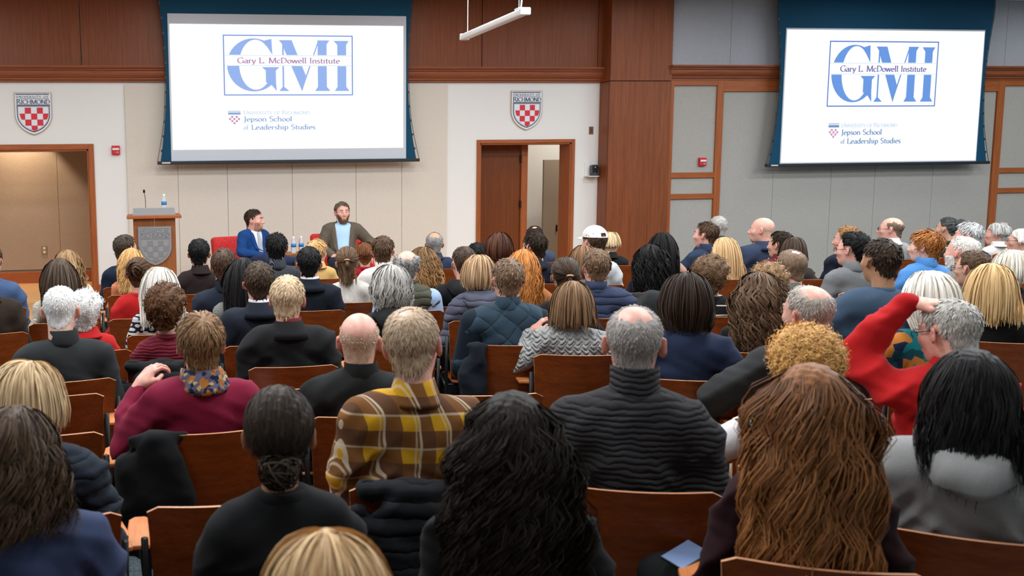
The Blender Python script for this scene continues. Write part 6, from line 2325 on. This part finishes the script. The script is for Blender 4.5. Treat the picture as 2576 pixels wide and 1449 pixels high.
A('bald bearded man in glasses in profile in a light grey sweater', 2246, 547, 58, 0.20, brel=40, hrel=86, hair=short(bald=52, L=0.02, vol=0.005, thick=0.004, top=0.001), hcol=((0.07, 0.05, 0.04), (0.26, 0.20, 0.16)), skin=SK['pink'], tmat=F(150, 152, 150), collar='fold', cmat=F(212, 212, 212), glasses=True, face=True, beard_=((0.3, 0.24, 0.2), (0.7, 0.65, 0.6), 0.008, 1))
A('youth with tousled ginger hair in a light blue fleece', 2335, 575, 78, 0.205, brel=35, hrel=76, hair=short(L=0.075, vol=0.026, top=0.026, n=2400, mess=0.35, wave=0.008, k=9), hcol=HC['ginger'], skin=SK['pale'], tmat=F(76, 130, 190), top='fleece', collar='stand', face=True)
A('woman with a messy dark grey bun in an olive top', 2388, 545, 56, 0.19, fem=True, brel=35, hrel=60, hair=tied((0.0, -0.11, 0.06), bun=0.042), hcol=((0.012, 0.013, 0.013), (0.13, 0.135, 0.135)), tmat=F(64, 68, 58))
A('older man with wavy grey hair in profile in a navy jacket', 2442, 555, 62, 0.20, brel=45, hrel=84, hair=short(L=0.06, vol=0.018, top=0.02), hcol=((0.32, 0.31, 0.30), (0.72, 0.71, 0.70)), skin=SK['pink'], tmat=F(38, 46, 66), collar='fold', face=True, beard_=((0.5, 0.47, 0.44), (0.85, 0.83, 0.8), 0.010), zt=1.26)
A('smiling woman with a grey bob in a white jacket', 2512, 557, 58, 0.20, fem=True, brel=45, hrel=88, hair=bob(1.04, vol=0.026), hcol=((0.26, 0.25, 0.235), (0.62, 0.60, 0.57)), skin=SK['pink'], tmat=F(214, 210, 206), top='jacket', collar='fold', face=True)
A('woman in glasses with white hair at the right edge', 2572, 572, 62, 0.20, fem=True, brel=45, hrel=92, hair=bob(1.02, vol=0.026), hcol=((0.62, 0.56, 0.46), (0.92, 0.88, 0.80)), skin=SK['pink'], tmat=F(150, 140, 130), glasses=True, face=True)
A('man with thin white hair and a white beard seen from behind left', 2428, 592, 92, 0.20, brel=40, hrel=62, hair=crop(bald=22, L=0.022, n=1700, vol=0.006), hcol=((0.50, 0.44, 0.38), (0.85, 0.81, 0.76)), skin=SK['pink'], tmat=F(120, 118, 116), collar='fold', beard_=((0.6, 0.56, 0.52), (0.9, 0.88, 0.86), 0.012), zt=1.28)
A('person with short brown hair before the white bearded man', 2452, 628, 82, 0.195, fem=True, brel=35, hrel=58, hair=curls(vol=0.022, curl=0.006, top=0.02, thick=0.010), hcol=((0.03, 0.018, 0.012), (0.14, 0.085, 0.055)), tmat=F(96, 82, 80, 'dots', S_(40, 36, 40)), glasses=True, zt=1.2)
A('woman with blond hair in a black sweater with a white collar edge', 2498, 657, 112, 0.215, fem=True, hrel=2, hair=bob(0.96, vol=0.028, hem=0.02), hcol=((0.36, 0.235, 0.10), (0.76, 0.58, 0.33)), tmat=F(32, 32, 34), collar='crew', cmat=F(216, 212, 200), zt=1.26)
A('woman with short platinum hair at the right edge', 2552, 623, 100, 0.21, fem=True, hrel=15, hair=bob(1.05, vol=0.03), hcol=HC['plat'], tmat=F(36, 38, 40), zt=1.25)
A('woman with a platinum bob in a teal flowered top', 2343, 675, 138, 0.215, fem=True, brel=20, hrel=42, hair=bob(1.03, vol=0.03), hcol=((0.66, 0.60, 0.50), (0.90, 0.86, 0.78)), skin=SK['pink'], tmat=F(18, 112, 116, 'blotch', S_(20, 70, 80)))
R57P = {'abs': 1, 'R': LAP['R'], 'L': ((-0.180, -0.045, 0.965), (-0.300, 0.105, 1.055), (-0.125, 0.06, 1.285))}
A('man in a red shirt jacket holding one hand on his grey hair', 2396, 748, 160, 0.20, brel=28, hrel=52, pitch=10, hair=short(L=0.026, n=2200, vol=0.010), hcol=((0.22, 0.195, 0.17), (0.60, 0.565, 0.52)), skin=SK['pink'], tmat=F(172, 24, 26), top='shirt_jacket', collar='fold', pose=R57P, infl=0.022, w=1.08, glasses=True, palm={'L': (-0.2, 0.0, 1.0), 'Ld': (0.9, -0.35, 0.06)}, curl=(0.35, 0.25), face=True, folds=0.018)
A('person with curly golden blond hair in a flowered vest and white shirt', 2032, 815, 215, 0.25, fem=True, hrel=8, hair=curls(vol=0.055, curl=0.010, n=2800, turns=1.6), hcol=HC['gold'], skin=SK['pale'], tmat=F(70, 96, 70, 'floral', S_(190, 170, 60)), top='vest', sleeves=F(226, 220, 220), pose={'R': LAP['R'], 'L': ((-0.185, -0.045, 0.975), (-0.42, -0.03, 0.80), (-0.32, 0.20, 0.66))})
R56L = {'R': LEGS['R'], 'L': ((-0.09, 0.03, 0.53), (-0.40, 0.27, 0.60), (-0.34, 0.50, 0.10))}
auburn = A('woman with very long auburn brown hair in a dark maroon sweater', 2045, 905, 232, 0.205, fem=True, hrel=2, hair=longh(0.66, wave=0.022, lam=0.20, ombre=0.62, vol=0.018, clump=0.48, n=3900, w=0.0037, k=16, lock=26, wid=0.14), hcol=((0.028, 0.013, 0.008), (0.46, 0.20, 0.072)), skin=SK['light'], tmat=F(52, 22, 28), infl=0.016, legs=R56L, pants=(0.03, 0.033, 0.034))
A('woman with long black hair in a light grey hooded sweatshirt', 2450, 868, 220, 0.205, fem=True, hrel=4, hair=longh(1.03, wave=0.008, lam=0.2, vol=0.016, clump=0.40, n=2600, w=0.0038, k=14, hem=0.05, lock=30, wid=0.12, back=0.03), hcol=((0.004, 0.0035, 0.004), (0.024, 0.021, 0.020)), skin=SK['light'], tmat=F(140, 139, 138), top='sweatshirt', collar='hood', infl=0.026, w=1.14, zt=1.31)

# ---- nearest people
A('woman with a low dark bun in a black top', 700, 968, 186, 0.182, fem=True, hrel=0, hair=tied((0.0, -0.084, -0.066), bun=0.043, vol=0.012, n=3200, zend=1.0, thick=0.012, top=0.016, w=0.0034), hcol=((0.009, 0.007, 0.006), (0.060, 0.046, 0.038)), skin=SK['tan'], tmat=F(30, 31, 33), collar='crew', infl=0.014, chair_dx=-0.07)
A('woman with long wavy black hair in a black sweater', 1290, 975, 215, 0.205, fem=True, hrel=-4, hair=longh(0.70, wave=0.030, lam=0.15, vol=0.016, clump=0.42, n=3900, w=0.0037, k=16, lock=26, wid=0.16), hcol=((0.004, 0.0035, 0.003), (0.032, 0.026, 0.023)), skin=SK['light'], tmat=F(32, 32, 34), infl=0.016, w=1.06)
A('blond person at the bottom edge, only the crown in view', 820, 1325, 340, 0.215, fem=True, hrel=0, hair=bob(1.03, vol=0.026, n=3000), hcol=((0.34, 0.215, 0.10), (0.74, 0.56, 0.34)), skin=SK['light'], tmat=F(90, 90, 96))

# white cap of the capped person
o, Rh, th, hs = capman['o'], capman['Rh'], capman['th'], capman['hs']
CAPW = fabric(S_(226, 222, 212), 'plain')
vs, fs = [], []
nu, nv = 24, 8
for j in range(nv + 1):
    el = j / nv * PI / 2
    for i in range(nu):
        a = 2 * PI * i / nu
        q = CR_C + np.array([0, 0, 0.018]) + (CR_R + 0.016) * np.array([math.cos(a) * math.cos(el), math.sin(a) * math.cos(el), math.sin(el) * 0.96])
        vs.append(tuple(Rh @ q * hs + th))
for j in range(nv):
    for i in range(nu):
        a, b = j * nu + i, j * nu + (i + 1) % nu
        if j < 2 and abs(math.degrees(2 * PI * (i + 0.5) / nu) - 270) < 22:
            continue                      # opening above the strap
        fs.append((a, b, b + nu, a + nu))
capo = MB().add(vs, fs).build('baseball_cap', CAPW, o, smooth=True)
vs, fs = [], []
for j in range(4):
    for i in range(13):
        a = math.radians(25 + 130 * i / 12)
        rr = 1.0 + 0.25 * j * math.sin(math.radians(180 * i / 12)) ** 0.6 * 0.95
        q = CR_C + np.array([0, 0, 0.018 - 0.006 * j]) + (CR_R + 0.016) * np.array([math.cos(a) * (1 + 0.05 * j), math.sin(a) * rr, 0.0])
        vs.append(tuple(Rh @ q * hs + th))
        vs.append(tuple(Rh @ (q + np.array([0, 0, -0.004])) * hs + th))
for j in range(3):
    for i in range(12):
        a = (j * 13 + i) * 2
        fs += [(a, a + 2, a + 28, a + 26), (a + 1, a + 27, a + 29, a + 3)]
for i in range(12):
    a = (3 * 13 + i) * 2
    fs.append((a, a + 2, a + 3, a + 1))
MB().add(vs, fs).build('cap_brim', CAPW, capo, smooth=True)
q0 = [CR_C + np.array([0, 0, 0.020]) + (CR_R + 0.017) * np.array([math.cos(a), math.sin(a), 0]) for a in np.linspace(math.radians(245), math.radians(295), 7)]
MB().tube([tuple(Rh @ q * hs + th) for q in q0], 0.006, 6).build('cap_strap', CAPW, capo)

# ================================================================== empty chairs, coats and things between the rows
for x, y, rz, lb in ((0.22, 2.92, 0.0, 'empty plywood chair on the right of the aisle, left of the low dark bun'),
                     (-0.39, 3.79, 0.0, 'empty plywood chair on the left of the aisle, nearer the camera'),
                     (-0.41, 4.44, 0.0, 'empty plywood chair on the left of the aisle behind the charcoal sweater'),
                     (1.50, 4.05, -0.1, 'empty plywood chair between the plaid shirt and the grey cable sweater'),
                     (0.75, 4.35, -0.05, 'empty plywood chair in front of the bald man in black'),
                     (2.55, 3.45, -0.3, 'empty plywood chair right of the ribbed turtleneck')):
    audience_chair(x, y, rz, lb)


def coat(x, y, rz, col, kind, label, seed, hang=0.34, cx=0.0, wd=0.22, cat='coat'):
    rng = np.random.default_rng(seed)

    def fn(P):
        d = s_ell(P, (cx, -0.272, 0.80 - hang / 2 - 0.04), (wd, 0.040, hang / 2 + 0.09))
        d = smin(d, s_cap(P, (cx - wd * 0.75, -0.235, 0.832), (cx + wd * 0.75, -0.235, 0.832), 0.024, 0.024), 0.04)
        d = smin(d, s_ell(P, (cx - wd * 0.95, -0.25, 0.58), (0.05, 0.05, 0.20)), 0.05)
        return d
    V, Q = field(fn, (cx - wd - 0.1, -0.42, 0.1), (cx + wd + 0.1, -0.12, 0.93), 0.013)
    V = relax(V, Q, 1)
    N = normals(V, Q)
    V = fold_disp(V * [1.0, 1, 1], N, rng, 0.007)
    V = V + N * (0.006 * np.sin(38 * V[:, 0] + 3 * np.sin(9 * V[:, 2])))[:, None]
    if kind == 'quilth':
        V = V + N * (0.010 * np.abs(np.sin(V[:, 2] * 50)) ** 0.6)[:, None]
    o = obj('draped_coat', np_mesh('draped_coat', V, Q), fabric(col, kind), None, (x, y, 0), (0, 0, rz))
    tag(o, label, cat, 'coats hung over chair backs')
    return o


def near(label_part):
    for c in CHAIRS:
        if label_part in c['label']:
            return c.location.x, c.location.y, c.rotation_euler.z


for part, col, kind, lb, hang, cx, wd in (
        ('burgundy cardigan', S_(34, 35, 38), 'quilth', 'black quilted coat hung over the chair of the burgundy cardigan', 0.42, -0.05, 0.22),
        ('silk scarf', S_(26, 28, 29), 'plain', 'black coat slung over the corner of the chair of the scarf wearer', 0.34, -0.19, 0.13),
        ('plaid shirt', S_(34, 38, 44), 'quilth', 'dark quilted coat hung over the chair of the plaid shirt', 0.5, -0.02, 0.20),
        ('long curly black hair', S_(60, 62, 62), 'plain', 'grey coat hung over the chair of the curly black hair', 0.15, 0.0, 0.2),
        ('teal diamond', S_(24, 34, 48), 'plain', 'navy coat hung over the chair corner of the teal vest', 0.3, -0.20, 0.06)):
    n = near(part)
    if n:
        coat(n[0], n[1], n[2], col, kind, lb, len(part), hang, cx, wd)
# phone on the lap at the bottom
ca_, sa_ = math.cos(auburn['yaw']), math.sin(auburn['yaw'])
lx_, ly_ = -0.285, 0.155
ph = tag(empty('smartphone', (auburn['root'][0] + lx_ * ca_ - ly_ * sa_, auburn['root'][1] + lx_ * sa_ + ly_ * ca_, 0.668), auburn['yaw'] - 0.5), 'dark smartphone with a pale screen lying on a knee at the bottom edge', 'phone')
ph.rotation_euler = (0.1, 0.25, auburn['yaw'] - 0.5)
MB().box(-0.037, 0.037, -0.075, 0.075, 0, 0.008).build('phone_body', BLACKM, ph, bevel=0.004)
MB().box(-0.034, 0.034, -0.071, 0.071, 0.008, 0.0088).build('phone_screen', plain('phone_glass', S_(120, 140, 176), 0.15), ph)


def tote(x, y, z, rz, label):
    rng = np.random.default_rng(5)

    def fn(P):
        d = s_ell(P, (0, 0, 0.10), (0.17, 0.12, 0.11))
        return smax(smin(d, s_ell(P, (0.05, 0.02, 0.16), (0.10, 0.08, 0.07)), 0.04), 0.0 - P[2], 0.01)
    V, Q = field(fn, (-0.22, -0.17, -0.02), (0.22, 0.17, 0.27), 0.013)
    V = relax(V, Q, 1)
    V = fold_disp(V + [0, 0, 0.6], normals(V, Q), rng, 0.010) - [0, 0, 0.6]
    r = tag(empty('tote_bag', (x, y, z), rz), label, 'bag')
    obj('bag_body', np_mesh('bag_body', V, Q), fabric(S_(206, 192, 170), 'plain'), r)
    MB().tube([(-0.08, 0.05, 0.17), (-0.07, 0.08, 0.24), (0.0, 0.09, 0.27), (0.07, 0.08, 0.24), (0.09, 0.05, 0.17)], 0.008, 6).build('bag_handle', fabric(S_(190, 176, 150), 'plain'), r, smooth=True)


tote(2.44, 3.58, 0.44, 0.4, 'beige cloth tote bag on the empty chair beside the ribbed turtleneck')


def programme(x, y, rz, label):
    o = MB().box(-0.07, 0.07, -0.05, 0.05, 0, 0.002).build('paper_programme', plain('programme_paper', S_(216, 216, 222), 0.7), None)
    o.location, o.rotation_euler = (x, y, 0.664), (0, 0.04, rz)
    tag(o, label, 'paper', 'paper programmes on armrests')


programme(1.235, 4.12, 0.5, 'white paper programme on the armrest in front of the plaid shirt')
programme(0.49, 4.40, 0.3, 'white paper programme on the armrest right of the silk scarf')
